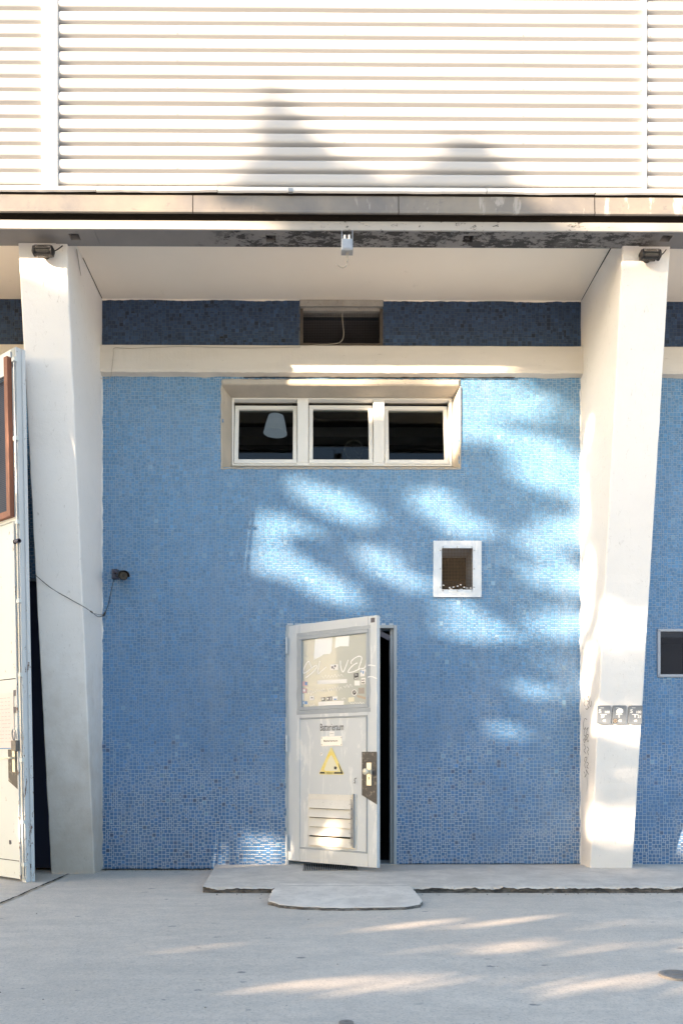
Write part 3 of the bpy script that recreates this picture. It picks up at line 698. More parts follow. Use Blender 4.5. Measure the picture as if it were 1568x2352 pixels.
m.box(-4.64, -4.6, YC, 5.0, Z_CEIL, ZC1); m.box(4.6, 4.64, YC, 5.0, Z_CEIL, ZC1); m.box(-4.64, 4.64, 5.0, 5.1, 0, ZC1); m.box(-4.64, -4.6, 0.0, 5.0, 0, Z_CEIL); m.box(4.6, 4.64, 0.0, 5.0, 0, Z_CEIL); m.box(-4.6, 4.6, -0.85, 0.0, Z_CEIL+0.12, Z_CEIL+0.14)
m.build('upper_storey_core', M_CONC, bld)

# ---- high vent in the navy band
m = MB(); room(m, TOPV[0]-0.1, TOPV[1]+0.1, 0.301, 1.2, TOPV[2]-0.1, TOPV[3]+0.1)
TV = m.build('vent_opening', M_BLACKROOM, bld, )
TV['label'] = 'dark vent opening with wire mesh in the navy band'
m = MB(); a, b, c, d = TOPV
m.box(a-0.004, a+0.022, -0.006, 0.12, c+0.02, d-0.075); m.box(b-0.022, b+0.004, -0.006, 0.12, c+0.02, d-0.075)
m.box(a-0.004, b+0.004, -0.010, 0.12, c-0.01, c+0.02); m.build('surround', worn('stained_frame', (0.10,0.085,0.07), (0.06,0.05,0.042), 12, (0.2,0.18,0.15), 0.5, 0.6, 0.9, 0.4, 50), TV)
m = MB(); m.box(a-0.005, b+0.005, -0.013, 0.12, d-0.055, d-0.003); m.box(a+0.02, b-0.02, 0.02, 0.12, d-0.078, d-0.055); m.build('lintel', M_CONC, TV)
m = MB(); k = 0
x = a+0.024
while x < b-0.022: m.box(x-0.0006, x+0.0006, 0.052, 0.054, c+0.02, d-0.075); x += 0.014
z = c+0.024
while z < d-0.077: m.box(a+0.022, b-0.022, 0.0505, 0.052, z-0.0006, z+0.0006); z += 0.014
m.build('wire_mesh', M_DWIRE, TV)

# ---- strip window
YG = 0.17
fx0, fx1, fz0, fz1 = P(533, 1000, YG).x, P(1037, 1000, YG).x, P(784, 1072, YG).z, P(784, 916, YG).z
m = MB(); a, b, c, d = WIN
# splayed plaster reveal
pts_o = [(a,-0.004,c),(b,-0.004,c),(b,-0.004,d),(a,-0.004,d)]; pts_i = [(fx0,YG,fz0),(fx1,YG,fz0),(fx1,YG,fz1),(fx0,YG,fz1)]
m.add(pts_o+pts_i, [(0,1,5,4),(1,2,6,5),(2,3,7,6),(3,0,4,7)])
m.add([(a,0.28,c),(b,0.28,c),(b,0.28,d),(a,0.28,d),(fx0,0.28,fz0),(fx1,0.28,fz0),(fx1,0.28,fz1),(fx0,0.28,fz1)]+pts_i, [(4,5,9,8),(5,6,10,9),(6,7,11,10),(7,4,8,11)])
def lip(x0, x1, z0, z1, n, y=-0.016, seed=0):
    def fn(s_, t_):
        x = x0+(x1-x0)*s_; z = z0+(z1-z0)*t_; e = 0.006*noise.noise(Vector((x*14, z*14, seed)))
        if t_ in (0, 1) or s_ in (0, 1): return (x+e, -0.001, z+e)
        return (x+e*0.4, y, z+e*0.4)
    m.grid(fn, *n)
m.add([(a,-0.016,d),(b,-0.016,d),(b,-0.004,d),(a,-0.004,d)], [(0,1,2,3)])
lip(a-0.012, b+0.010, d-0.001, ZZ(871), (90, 4)); lip(a-0.016, a+0.001, c-0.012, d, (3, 40), -0.012, 2); lip(b-0.001, b+0.012, c-0.012, d, (3, 40), -0.012, 3); lip(a-0.016, b+0.012, c-0.014, c+0.001, (90, 3), -0.010, 4)
SUR = m.build('window_surround', worn('window_plaster', (0.50,0.46,0.40), (0.42,0.39,0.34), 5, (0.25,0.23,0.2), 0.6, 0.6, 0.85, 0.6, 50), bld)
sash_u = [(535, 683), (708, 857), (882, 1031)]
m = MB(); ft = 0.03
m.bbox(fx0, fx1, YG-0.02, YG+0.05, fz0, fz0+0.03, 0.003); m.bbox(fx0, fx1, YG-0.02, YG+0.05, fz1-0.014, fz1, 0.003)
edges = [fx0, P(537, 1000, YG).x, P(683, 1000, YG).x, P(708, 1000, YG).x, P(857, 1000, YG).x, P(882, 1000, YG).x, P(1030, 1000, YG).x, fx1]
for i in (0, 2, 4, 6): m.bbox(edges[i], edges[i+1], YG-0.02, YG+0.05, fz0+0.03, fz1-0.014, 0.003)
for i in (2, 4): xm = (edges[i]+edges[i+1])/2; m.box(xm-0.002, xm+0.002, YG-0.024, YG-0.020, fz0+0.03, fz1-0.014)
WF = m.build('window', M_PVC, bld)
for i, (u0, u1) in enumerate(sash_u):
    xa, xb = edges[2*i+1]+0.004, edges[2*i+2]-0.004; z0_, z1_ = fz0+0.012, fz1-0.03
    tilt = R(9 if i != 1 else 8); M = Matrix.Translation((0, YG-0.012, z0_)) @ Matrix.Rotation(-tilt, 4, 'X')
    h = (z1_-z0_)*1.0; t = 0.036
    s = MB(M); s.bbox(xa, xb, -0.018, 0.03, 0, t+0.006, 0.004); s.bbox(xa, xb, -0.018, 0.03, h-t, h, 0.004); s.bbox(xa, xa+t, -0.018, 0.03, t+0.006, h-t, 0.004); s.bbox(xb-t, xb, -0.018, 0.03, t+0.006, h-t, 0.004)
    s.build('sash', M_PVC, WF)
    s = MB(M); s.box(xa+t-0.004, xb-t+0.004, 0.004, 0.010, t, h-t+0.004); s.build('pane', M_GLASS, WF)
m = MB(); room(m, a-0.6, b+0.8, 0.3, 3.2, c-0.9, d+0.75); m.build('room_wall', M_ROOM, bld)
m = MB(); m.box(-1.4, 1.9, 1.9, 2.12, ZZ(1012, 2.0), ZZ(990, 2.0)); m.build('room_beam', mat('room_beam_paint', (0.70,0.66,0.70), 0.8), bld)
# lamp and clock inside
pl = P(632, 975, 0.75); lr = empty('pendant_lamp', (pl.x, pl.y, pl.z), 'white pendant lamp shade glowing behind the left pane of the strip window', 'lamp')
m = MB(); m.lathe((pl.x, pl.y, pl.z-0.085), (0.05,0,1), [(0,0.112),(0.02,0.108),(0.09,0.094),(0.165,0.072),(0.175,0.03)], 28); m.build('lamp_shade', M_LAMP, lr, smooth=False)
m = MB(); m.tube([(pl.x+0.01,pl.y,pl.z+0.08),(pl.x+0.01,pl.y,pl.z+0.3)], 0.006, 6); m.build('cord', M_CABLE, lr)
pc = P(812, 1033, 1.2); ck = empty('wall_clock', (pc.x, pc.y, pc.z), 'round dark wall clock with roman style dial behind the middle pane', 'clock')
rc = 23/F*(DIST+1.2)*1.0
m = MB(); m.lathe((pc.x, pc.y+0.03, pc.z), (0,-1,0), [(0,rc),(0.03,rc),(0.034,rc-0.006),(0.03,rc-0.012)], 40); m.build('clock_case', mat('clock_rim', (0.55,0.55,0.52), 0.4), ck)
m = MB(); m.lathe((pc.x, pc.y+0.02, pc.z), (0,-1,0), [(0,rc-0.012),(0.006,rc-0.012),(0.0065,0.0)], 40); m.build('clock_face', mat('clock_dial', (0.11,0.11,0.12), 0.4), ck)
for k in range(12):
    m = MB(); a_ = k*math.pi/6; m.tube([(pc.x+math.cos(a_)*rc*0.72, pc.y+0.008, pc.z+math.sin(a_)*rc*0.72),(pc.x+math.cos(a_)*rc*0.85, pc.y+0.008, pc.z+math.sin(a_)*rc*0.85)], 0.003, 5); m.build('hour_mark', M_CMARK, ck)
m = MB(); m.tube([(pc.x, pc.y+0.006, pc.z),(pc.x+rc*0.5, pc.y+0.006, pc.z-rc*0.45)], 0.003, 5); m.build('clock_hand', M_CMARK, ck)
m = MB(); m.tube([(pc.x, pc.y+0.004, pc.z),(pc.x-rc*0.1, pc.y+0.004, pc.z+rc*0.65)], 0.0025, 5)
m.build('clock_hand', M_CMARK, ck)

# ---- foil-framed vent
a, b, c, d = VENT; oa, ob_, oc, od = XX(994), XX(1104), ZZ(1372), ZZ(1243)
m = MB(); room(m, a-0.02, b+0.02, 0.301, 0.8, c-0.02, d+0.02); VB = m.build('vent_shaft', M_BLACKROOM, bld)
m = MB()
def foil(x0, x1, z0, z1, seed):
    def fn(s_, t_):
        x = x0+(x1-x0)*s_; z = z0+(z1-z0)*t_
        return (x, -0.022+0.003*noise.noise(Vector((x*22, z*22, seed)))+0.002*abs(noise.noise(Vector((x*50, z*9, seed)))), z)
    m.grid(fn, 10, 16)
foil(oa, a, oc, od, 1); foil(b, ob_, oc, od, 2); foil(a, b, oc, c, 3); foil(a, b, d, od, 4)
m.add([(oa,-0.022,oc),(ob_,-0.022,oc),(ob_,-0.022,od),(oa,-0.022,od),(oa,0,oc),(ob_,0,oc),(ob_,0,od),(oa,0,od)], [(0,4,5,1),(1,5,6,2),(2,6,7,3),(3,7,4,0)])
m.add([(a,-0.022,c),(b,-0.022,c),(b,-0.022,d),(a,-0.022,d),(a,0,c),(b,0,c),(b,0,d),(a,0,d)], [(0,1,5,4),(1,2,6,5),(2,3,7,6),(3,0,4,7)])
VF = m.build('vent_frame', M_FOIL, bld); VF['label'] = 'square vent frame wrapped in crinkled silver foil tape'
m = MB(); nx, nz = 21, 29
for i in range(nx): x = a+(b-a)*(i+0.5)/nx; m.box(x-0.0011, x+0.0011, -0.006, -0.0035, c, d)
for j in range(nz): z = c+(d-c)*(j+0.5)/nz; m.box(a, b, -0.0085, -0.006, z-0.0011, z+0.0011)
m.build('wire_mesh', M_RUSTW, VF)
m = MB()
for (x, z) in [(a+0.01, d+0.01),((a+b)/2, d+0.01),(b-0.01, d+0.01),(a+0.01, c-0.01),((a+b)/2, c-0.01),(b-0.01, c-0.01),(a-0.012, d-0.02),(a-0.012,(c+d)/2),(a-0.012, c+0.02),(b+0.012, d-0.02),(b+0.012,(c+d)/2),(b+0.012, c+0.02)]:
    m = MB(); m.lathe((x, -0.022, z), (0,-1,0), [(0,0.006),(0.004,0.005),(0.006,0.001)], 10); m.build('rivet', M_STEEL, VF)
m = MB(); rnd = random.Random(3)
for k in range(14):
    x = a+(b-a)*(0.05+0.9*rnd.random()); z = c+0.004+0.05*rnd.random()**2; m.box(x-0.008, x+0.006, -0.0105, -0.009, z-0.003, z+0.005)
m.build('lint', M_WHITE, VF)['kind'] = 'stuff'

# ---- framed grille, right bay
a, b, c, d = GRIL
m = MB(); room(m, a-0.02, b+0.02, 0.301, 0.8, c-0.02, d+0.02); m.build('vent_shaft', M_NAVYROOM, bld)
m = MB(); t = 0.024; x0, x1, z0, z1 = XX(1507), b+0.016, ZZ(1555), ZZ(1444)
m.bbox(x0, x1, -0.022, -0.001, z0, z0+t, 0.003); m.bbox(x0, x1, -0.022, -0.001, z1-t, z1, 0.003); m.bbox(x0, x0+t, -0.0225, -0.001, z0+t, z1-t, 0.003); m.bbox(x1-t, x1, -0.0225, -0.001, z0+t, z1-t, 0.003)
for z in (z0+0.012, (z0+z1)/2, z1-0.012): m.lathe((x0+0.012, -0.022, z), (0,-1,0), [(0,0.006),(0.004,0.005),(0.005,0.001)], 10)
GF = m.build('grille_frame', worn('grey_grille_paint', (0.40,0.43,0.49), (0.34,0.37,0.43), 9, (0.2,0.2,0.22), 0.5, 0.62, 0.5, 0.1, 40), bld)
m = MB(); x = x0+t
while x < x1-t: m.box(x-0.001, x+0.001, -0.006, -0.004, z0+t, z1-t); x += 0.009
z = z0+t
while z < z1-t: m.box(x0+t, x1-t, -0.008, -0.006, z-0.001, z+0.001); z += 0.009
m.build('wire_mesh', M_GWIRE, GF)

# ---- door
HX, HZ0, HZ1 = XX(662, 0, 1700), ZZ(1975.5), ZZ(1438.6)
DW = 0.88; PHI = -math.acos(0.724/0.88); YH = -0.012
MD = Matrix.Translation((HX, YH, HZ0)) @ Matrix.Rotation(PHI, 4, 'Z')      # leaf frame: x along, -y out, z up
MDi = MD.inverted(); DH = HZ1-HZ0
def dz(zx, zy, o=0.0):
    # place on the leaf's front face
    u, v = (1080+zx/2.028)/1.7417, (2400+zy/2.028)/1.7417
    d = MDi.to_3x3() @ ray(u, v); p0 = MDi @ Vector((0, -DIST, CAMZ)); t = (-o-p0.y)/d.y; q = p0+d*t
    return q.x, q.z
a, b, c, d = DOOR
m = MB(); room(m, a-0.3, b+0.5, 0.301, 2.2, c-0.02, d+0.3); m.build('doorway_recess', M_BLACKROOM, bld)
m = MB(); t = 0.032
m.bbox(a-0.002, a+t-0.008, -0.016, 0.10, c, d, 0.003); m.bbox(b-t+0.006, b+0.002, -0.016, 0.03, c, d, 0.003); m.bbox(a+t-0.008, b-t+0.006, -0.014, 0.10, d-0.026, d, 0.003)
m.box(b-0.05, b-0.012, 0.03, 0.12, c, d-0.026); m.box(a+0.01, b-0.01, -0.004, 0.28, c-0.045, c+0.004)
m.build('door_frame', M_DOORGREY, bld)
m = MB(Matrix.Translation((b-0.10, 0.05, d-0.07)) @ Matrix.Rotation(R(28), 4, 'Y')); m.box(-0.09, 0.06, -0.01, 0.0, -0.03, 0.012); m.build('torn_cloth_plate', M_GREYPL, bld)  # small dark plate added for the torn cloth at the door head
g0 = dz(255, 325); g1 = dz(778, 268); g2 = dz(775, 840); g3 = dz(258, 870)
gx0, gx1 = (g0[0]+g3[0])/2, (g1[0]+g2[0])/2; gz0, gz1 = (g2[1]+g3[1])/2, (g0[1]+g1[1])/2
p0 = dz(235, 965); p1 = dz(785, 925); p2 = dz(783, 2040); p3 = dz(225, 2035)
px0, px1, pz0, pz1 = (p0[0]+p3[0])/2, (p1[0]+p2[0])/2, (p2[1]+p3[1])/2, (p0[1]+p1[1])/2
m = MB(MD); TH = 0.042
m.bbox(0, gx0-0.02, 0, TH, 0, DH); m.bbox(gx1+0.02, DW, 0, TH, 0, DH)
m.box(gx0-0.02, gx1+0.02, 0.0, TH, gz1+0.03, DH); m.box(gx0-0.02, gx1+0.02, 0.0, TH, pz1, gz0-0.03)
m.box(gx0-0.02, gx1+0.02, 0.0, TH, 0, pz0)
m.box(gx0-0.02, gx1+0.02, 0.009, TH-0.001, pz0, pz1)      # sunk lower panel
DR = m.build('door', M_DOOR, bld)
DR['label'] = 'pale grey outward opened door with glass top and louvred lower panel'
m = MB(MD)   # moulding of the lower panel
q = 0.014
for (x0, x1, z0, z1) in ((px0, px1, pz1-q, pz1), (px0, px1, pz0, pz0+q), (px0, px0+q, pz0+q, pz1-q), (px1-q, px1, pz0+q, pz1-q)): m.bbox(x0, x1, 0.002, 0.009, z0, z1, 0.003)
m.build('panel_moulding', M_DOORGREY, DR)
m = MB(MD); q = 0.022
for (x0, x1, z0, z1) in ((gx0-q, gx1+q, gz1, gz1+0.032), (gx0-q, gx1+q, gz0-0.032, gz0), (gx0-q, gx0, gz0, gz1), (gx1, gx1+q, gz0, gz1)): m.bbox(x0, x1, -0.004, TH-0.002, z0, z1, 0.004)
def strip(mb, x0, x1, z0, z1, y, seed):
    N = 30; L = []
    hor = (x1-x0) > (z1-z0)
    for i in range(N+1):
        s_ = i/N; e1 = 0.006*noise.noise(Vector((s_*7, seed, 1))); e2 = 0.006*noise.noise(Vector((s_*7, seed, 5)))
        if hor: L += [(x0+(x1-x0)*s_, y, z0+e1), (x0+(x1-x0)*s_, y, z1+e2)]
        else: L += [(x1+e1, y, z0+(z1-z0)*s_), (x0+e2, y, z0+(z1-z0)*s_)]
    mb.add(L, [(2*i, 2*i+2, 2*i+3, 2*i+1) for i in range(N)])
strip(m, gx0-0.052, gx1+0.045, gz1+0.032, gz1+0.060, -0.0012, 1); strip(m, gx0-0.052, gx1+0.045, gz0-0.066, gz0-0.032, -0.0012, 2)
strip(m, gx0-0.050, gx0-q, gz0-0.03, gz1+0.03, -0.0012, 3); strip(m, gx1+q, gx1+0.042, gz0-0.03, gz1+0.03, -0.0012, 4)
m.build('glazing_frame', M_DOORGREY, DR)
m = MB(MD); m.box(gx0-0.004, gx1+0.004, 0.014, 0.022, gz0-0.004, gz1+0.004); m.build('pane', M_FILM, DR)
# hinges
for zy in (370, 1165, 1970):
    hz = P(656, (2400+zy/2.028)/1.7417, -0.03).z-0.0
    m = MB(); m.tube([(HX-0.013, YH-0.020, hz-0.068), (HX-0.013, YH-0.020, hz-0.001)], 0.0095, 10); m.tube([(HX-0.013, YH-0.020, hz+0.003), (HX-0.013, YH-0.020, hz+0.070)], 0.0095, 10); m.box(HX-0.011, HX-0.003, YH-0.018, YH+0.008, hz-0.06, hz+0.06); m.build('hinge', M_DOOR, DR)
m = MB(); m.box(HX-0.006, HX-0.001, YH+0.004, YH+0.03, HZ0, HZ1); m.build('door_gap', M_DARK, DR)
# lettering and signs
def rect(z4, o=0.0):
    pts = [dz(*q_, o) for q_ in z4]; xs_ = [p[0] for p in pts]; zs_ = [p[1] for p in pts]; return min(xs_), max(xs_), min(zs_), max(zs_)
def corners(x0, y0, x1, y1, o=0.0):
    a_ = dz(x0, (y0+y1)/2, o); b_ = dz(x1, (y0+y1)/2, o); c_ = dz((x0+x1)/2, y1, o); d_ = dz((x0+x1)/2, y0, o); return a_[0], b_[0], c_[1], d_[1]
x0, x1, z0, z1 = corners(408, 1001, 596, 1060, -0.009); m = MB(MD); text_mb(m, 'Batterieraum', x0, x1, z0, z1, 0.0083, 0.004); m.build('lettering', M_INK, DR)
x0, x1, z0, z1 = corners(480, 1066, 522, 1103, -0.009); m = MB(MD); m.box(x0, x1, 0.008, 0.009, z0, z1); m.cur = 1; m.box(x0+0.008, x1-0.006, 0.0074, 0.0078, (z0+z1)/2-0.001, (z0+z1)/2+0.001); m.build('sticker', [M_WHITE, M_GREYPL], DR)
# enamel plate
x0, x1, z0, z1 = corners(414, 1107, 587, 1185, -0.009)
sg = empty('sign_plate', MD @ Vector(((x0+x1)/2, 0.009, z0)), 'small white enamel plate lettered Batterieraum on the open door', 'sign')
m = MB(MD); m.bbox(x0, x1, 0.004, 0.0088, z0, z1, 0.002); m.build('plate', M_PLATE, sg)
m = MB(MD); text_mb(m, 'Batterieraum', x0+(x1-x0)*0.14, x0+(x1-x0)*0.79, z0+(z1-z0)*0.45, z0+(z1-z0)*0.64, 0.0036); m.build('lettering', M_INK, sg)
for x in (x0+0.009, x1-0.009):
    for z in (z0+0.012, z1-0.012): m = MB(MD); m.lathe((x, 0.004, z), (0,-1,0), [(0,0.004),(0.002,0.0035),(0.003,0.001)], 8); m.build('screw', M_IRON, sg)
# triangle
ap = dz(497, 1190, -0.009); bl_ = dz(395, 1418, -0.009); br_ = dz(603, 1415, -0.009)
tz0, tz1 = (bl_[1]+br_[1])/2, ap[1]; txl, txr, txm = bl_[0], br_[0], (bl_[0]+br_[0])/2
wsn = empty('warning_sign', MD @ Vector((txm, 0.009, tz0)), 'faded yellow warning triangle with a rubbed black border on the open door', 'sign')
def tri(k, r, y0, y1, mb):
    cxx, czz = txm, tz0+(tz1-tz0)/3; P3 = [(txl, tz0), (txr, tz0), (txm, tz1)]; P3 = [Vector((cxx+(x-cxx)*k, czz+(z-czz)*k)) for x, z in P3]; poly = []
    for i in range(3):
        p_ = P3[i]; a_ = (P3[i-1]-p_).normalized(); b_ = (P3[(i+1) % 3]-p_).normalized()
        for t_ in (0, 0.25, 0.5, 0.75, 1): 
            q1 = p_+a_*r*(1-t_)**2+b_*r*t_**2; poly.append((q1.x, q1.y))
    mb.prism(poly, y0, y1); return poly
m = MB(MD); tri(1.0, 0.018, 0.005, 0.0088, m); m.build('plate', M_YEL, wsn)
m = MB(MD)
tw = txr-txl; tb = 0.014
m.add([(txl+0.012, 0.0042, tz0+0.007), (txl+tw*0.26, 0.0042, tz0+0.007), (txl+tw*0.235, 0.0042, tz0+0.007+tb), (txl+0.016, 0.0042, tz0+0.007+tb)], [(0,1,2,3)])
m.add([(txl+tw*0.60, 0.0042, tz0+0.007), (txr-0.014, 0.0042, tz0+0.007), (txr-0.018, 0.0042, tz0+0.007+tb), (txl+tw*0.62, 0.0042, tz0+0.007+tb)], [(0,1,2,3)])
ed = Vector((txm-txr, tz1-tz0)).normalized(); s0 = Vector((txr-0.010, tz0+0.010)); s1 = s0+ed*0.095; nn = Vector((-ed.y, ed.x))
m.add([(s0.x,0.0041,s0.y),(s1.x,0.0041,s1.y),(s1.x+nn.x*0.004,0.0041,s1.y+nn.y*0.004),(s0.x+nn.x*0.016,0.0041,s0.y+nn.y*0.016)], [(0,1,2,3)])
for k_ in range(6):
    xx = txl+tw*(0.31+0.045*k_); m.add([(xx,0.0042,tz0+0.007),(xx+0.006,0.0042,tz0+0.007),(xx+0.008,0.0042,tz0+0.02),(xx+0.003,0.0042,tz0+0.018)], [(0,1,2,3)])
m.build('black_border', M_INK, wsn)
m = MB(MD); bc = dz(532, 1362, -0.009); poly = []
for k_ in range(18):
    a_ = k_*math.pi/9; rr = 0.017*(0.75+0.45*noise.noise(Vector((math.cos(a_)*2, math.sin(a_)*2, 3)))); poly.append((bc[0]+math.cos(a_)*rr*1.1, bc[1]+math.sin(a_)*rr))
m.prism(poly, 0.0040, 0.0048); m.build('symbol_remnant', M_INK, wsn)
m = MB(MD); tri(0.62, 0.03, 0.0043, 0.0049, m); m.build('bleached_centre', M_FADE, wsn)
# round sticker
rc_ = dz(416, 1251, -0.009); m = MB(MD); m.lathe((rc_[0], 0.009, rc_[1]), (0,-1,0), [(0,0.014),(0.001,0.014),(0.0011,0.0)], 20); m.cur = 1
m.ribbon([(rc_[0]+math.cos(t_)*0.007, rc_[1]+math.sin(t_)*0.009) for t_ in [k_*0.5 for k_ in range(10)]], 0.003, 0.0075); m.build('sticker', [M_WHITE, M_INK], DR)
# lock plate, handle
lp = [dz(745, 1583), dz(862, 1660), dz(862, 1232), dz(745, 1232)]
lp = [(min(x, DW-0.001), z) for x, z in lp]; lp[1] = (DW-0.001, lp[1][1]); lp[2] = (DW-0.001, lp[2][1])
m = MB(MD); m.prism(lp, -0.003, -0.0004); m.build('lock_plate', M_BLACKP, DR)
x0, x1, z0, z1 = corners(787, 1320, 826, 1506); m = MB(MD); m.bbox(x0, x1, -0.012, -0.003, z0, z1, 0.002); m.cur = 1
xm = (x0+x1)/2; zk = z0+(z1-z0)*0.33
m.prism([(xm-0.003, zk-0.014),(xm+0.003, zk-0.014),(xm+0.003, zk-0.004),(xm+0.006, zk+0.002),(xm, zk+0.01),(xm-0.006, zk+0.002),(xm-0.003, zk-0.004)], -0.0128, -0.0118)
HP = m.build('handle_plate', [M_BRASS, M_INK], DR)
kx, kz = dz(797, 1392); m = MB(MD); m.lathe((x0+0.016, -0.012, kz), (0,-1,0), [(0,0.012),(0.02,0.011),(0.026,0.02),(0.034,0.026),(0.046,0.026),(0.054,0.018),(0.056,0.002)], 24); m.build('knob', M_BRASS, DR, smooth=True)
# hook
hx_, hz_ = dz(690, 1468, 0.0); m = MB(MD); m.tube(smooth_pts([(hx_+0.004, 0.008, hz_+0.022), (hx_+0.002, -0.006, hz_+0.018), (hx_-0.002, -0.008, hz_+0.006), (hx_+0.005, -0.008, hz_-0.006), (hx_+0.002, -0.008, hz_-0.018), (hx_-0.008, -0.008, hz_-0.014)], 5), 0.003, 6); m.build('hook', M_IRON, DR)
# corner patch
x0, x1, z0, z1 = corners(818, 136, 848, 172); m = MB(MD); m.box(x0, x1, -0.002, -0.0004, DH-0.055, DH-0.018); m.build('contact_tab', M_GREYPL, DR)
# louvre
x0, x1, z0, z1 = rect([(312, 1585), (690, 1600), (312, 1990), (692, 2018)], 0.0); xr_ = dz(668, 1800)[0]; z1 = dz(500, 1590)[1]; z0 = dz(500, 2000)[1]
m = MB(MD); m.bbox(x0-0.006, x1+0.01, 0.004, 0.009, z0-0.012, z1+0.012, 0.002)
LV = m.build('louvre', M_LOUV, DR)
nl = 5; hh_ = (z1-z0-0.02)/nl
for k_ in range(nl):
    zt_ = z1-0.03-k_*hh_*0.985; M2 = MD @ Matrix.Translation((0, 0.003, zt_)) @ Matrix.Rotation(R([-17,-20,-15,-24,-13][k_]), 4, 'X') @ Matrix.Rotation(R([0.6,0.3,0.2,-0.3,0.4][k_]), 4, 'Y')
    m = MB(M2); m.bbox(x0+0.008, xr_, -0.0025, 0.0, -hh_*0.93, 0.0, 0.0008); m.box(x0+0.008, x0+0.012, -0.0025, 0.012, -hh_*0.9, 0.0); m.build('louvre_slat', M_LOUV, DR)
m = MB(MD); m.box(xr_+0.004, xr_+0.016, -0.018, 0.004, z0, z1+0.02); m.tube([(xr_+0.002,-0.028,z0+0.02),(xr_+0.002,-0.028,z1-0.02)], 0.0035, 6)
for k_ in range(nl): zt_ = z1-0.05-k_*hh_*0.985; m.tube([(xr_-0.024,-0.018,zt_-0.012),(xr_+0.012,-0.030,zt_-0.014)], 0.0025, 6)
m.build('louvre_lever', M_STEEL, DR)
m = MB(MD); m.add([(xr_-0.002,0.0035,z0),(xr_+0.004,0.0035,z0),(xr_+0.004,0.0035,z1-0.05),(xr_-0.002,0.0035,z1-0.05)], [(0,1,2,3)]); 
for k_ in range(1, nl): 
    zz_ = z1-0.03-k_*hh_*0.985; m.add([(x0+0.008,0.0032,zz_-0.006),(xr_,0.0032,zz_-0.006),(xr_,0.0032,zz_+0.014),(x0+0.008,0.0032,zz_+0.014)], [(0,1,2,3)])
m.build('louvre_gap', M_DARK, DR)
M_REFLECTION = mat('reflection_white', (0.86,0.87,0.86), 0.5)  # white shapes painting a bright building's reflection in the door glass
def zoom4(x, y, o=-0.012):   # coordinates of the 4.3x look at the pane
    return dz((1160+x/4.3556-1080)*2.028, (2500+y/4.3556-2400)*2.028, o)
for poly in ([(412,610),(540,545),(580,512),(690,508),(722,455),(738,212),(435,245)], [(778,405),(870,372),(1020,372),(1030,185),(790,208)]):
    m = MB(MD); m.prism([zoom4(x, y) for x, y in poly], 0.0128, 0.0138); o = m.build('painted_reflection', M_REFLECTION, DR)
# marker scrawl on the glass
def zoom4(x, y, o=-0.012):   # coordinates of the 4.3x look at the pane
    return dz((1160+x/4.3556-1080)*2.028, (2500+y/4.3556-2400)*2.028, o)
strokes = [[(370,750),(350,690),(330,635),(290,660),(250,740),(228,810),(240,840),(300,810),(380,745),(450,705),(465,730),(420,800),(340,870),(270,920)],
           [(515,625),(500,720),(480,810),(490,850),(550,800),(630,730)],
           [(875,620),(880,720),(905,805),(930,810),(970,720),(1010,610)],
           [(1070,680),(1060,640),(1120,580),(1200,545),(1245,570),(1230,650),(1190,760)], [(1170,660),(1100,700),(1040,760),(1010,825),(1080,820),(1150,795),(1220,755)],
           [(1330,530),(1325,620),(1315,700),(1290,750),(1230,760)], [(1300,770),(1340,845)]]
m = MB(MD)
for s_ in strokes:
    L = smooth_pts([(*zoom4(x, y),) for x, y in [(p[0], p[1]) for p in s_]] if False else [Vector((*zoom4(x, y), 0)) for x, y in s_], 5); m.ribbon([(p.x, p.y) for p in L], 0.0095, 0.0128)
for s_ in ([(1345,710),(1400,700),(1485,715)], [(1340,950),(1350,915),(1420,900),(1510,935)]):
    L = smooth_pts([Vector((*zoom4(x, y, 0.0), 0)) for x, y in s_], 5); m.ribbon([(p.x, p.y) for p in L], 0.009, -0.0018)
oc_ = zoom4(750, 740); m.ribbon([(oc_[0]+math.cos(k_*0.35)*0.021, oc_[1]+math.sin(k_*0.35)*0.021) for k_ in range(19)], 0.005, 0.0128)
m.build('marker_scrawl', M_WINK, DR)
m = MB(MD); rnd = random.Random(11)
def scrib(x0, y0, x1, y1, n, h, w=0.0032):
    pts = []
    for i in range(n):
        t_ = i/(n-1); pts.append(Vector((*zoom4(x0+(x1-x0)*t_, y0+(y1-y0)*t_+(h if i % 2 else -h)*rnd.uniform(0.3, 1)), 0)))
    m.ribbon([(p.x, p.y) for p in smooth_pts(pts, 3)], w, 0.0126)
scrib(560, 910, 920, 870, 14, 38); scrib(310, 1190, 600, 1120, 16, 45); scrib(650, 1130, 900, 1100, 12, 45); scrib(930, 1080, 1080, 1060, 6, 40); scrib(340, 1400, 430, 1400, 6, 24); scrib(1040, 1360, 1290, 1360, 12, 20); scrib(900, 1290, 960, 1280, 4, 20); scrib(220, 1340, 320, 1370, 8, 45)
m.build('faint_scrawl', M_WINK, DR)
def stick(x0, y0, x1, y1, mats, name='sticker', skew=0.0, marks=(), lab=None, txt=None):
    m = MB(MD); a_ = zoom4(x0, y1); b_ = zoom4(x1, y1-skew); c_ = zoom4(x1, y0-skew); d_ = zoom4(x0, y0)
    m.prism([a_, b_, c_, d_], 0.0118, 0.0135); m.cur = 1
    for (ax, ay, bx, by) in marks:
        q = [zoom4(ax, by), zoom4(bx, by), zoom4(bx, ay), zoom4(ax, ay)]; m.add([(p[0], 0.0114, p[1]) for p in q], [(0,1,2,3)])
    if txt:
        t0 = zoom4(txt[1], txt[4]); t1 = zoom4(txt[3], txt[2]); text_mb(m, txt[0], t0[0], t1[0], t0[1], t1[1], 0.0114)
    o = m.build(name, mats, DR)
    if lab: o['label'] = lab
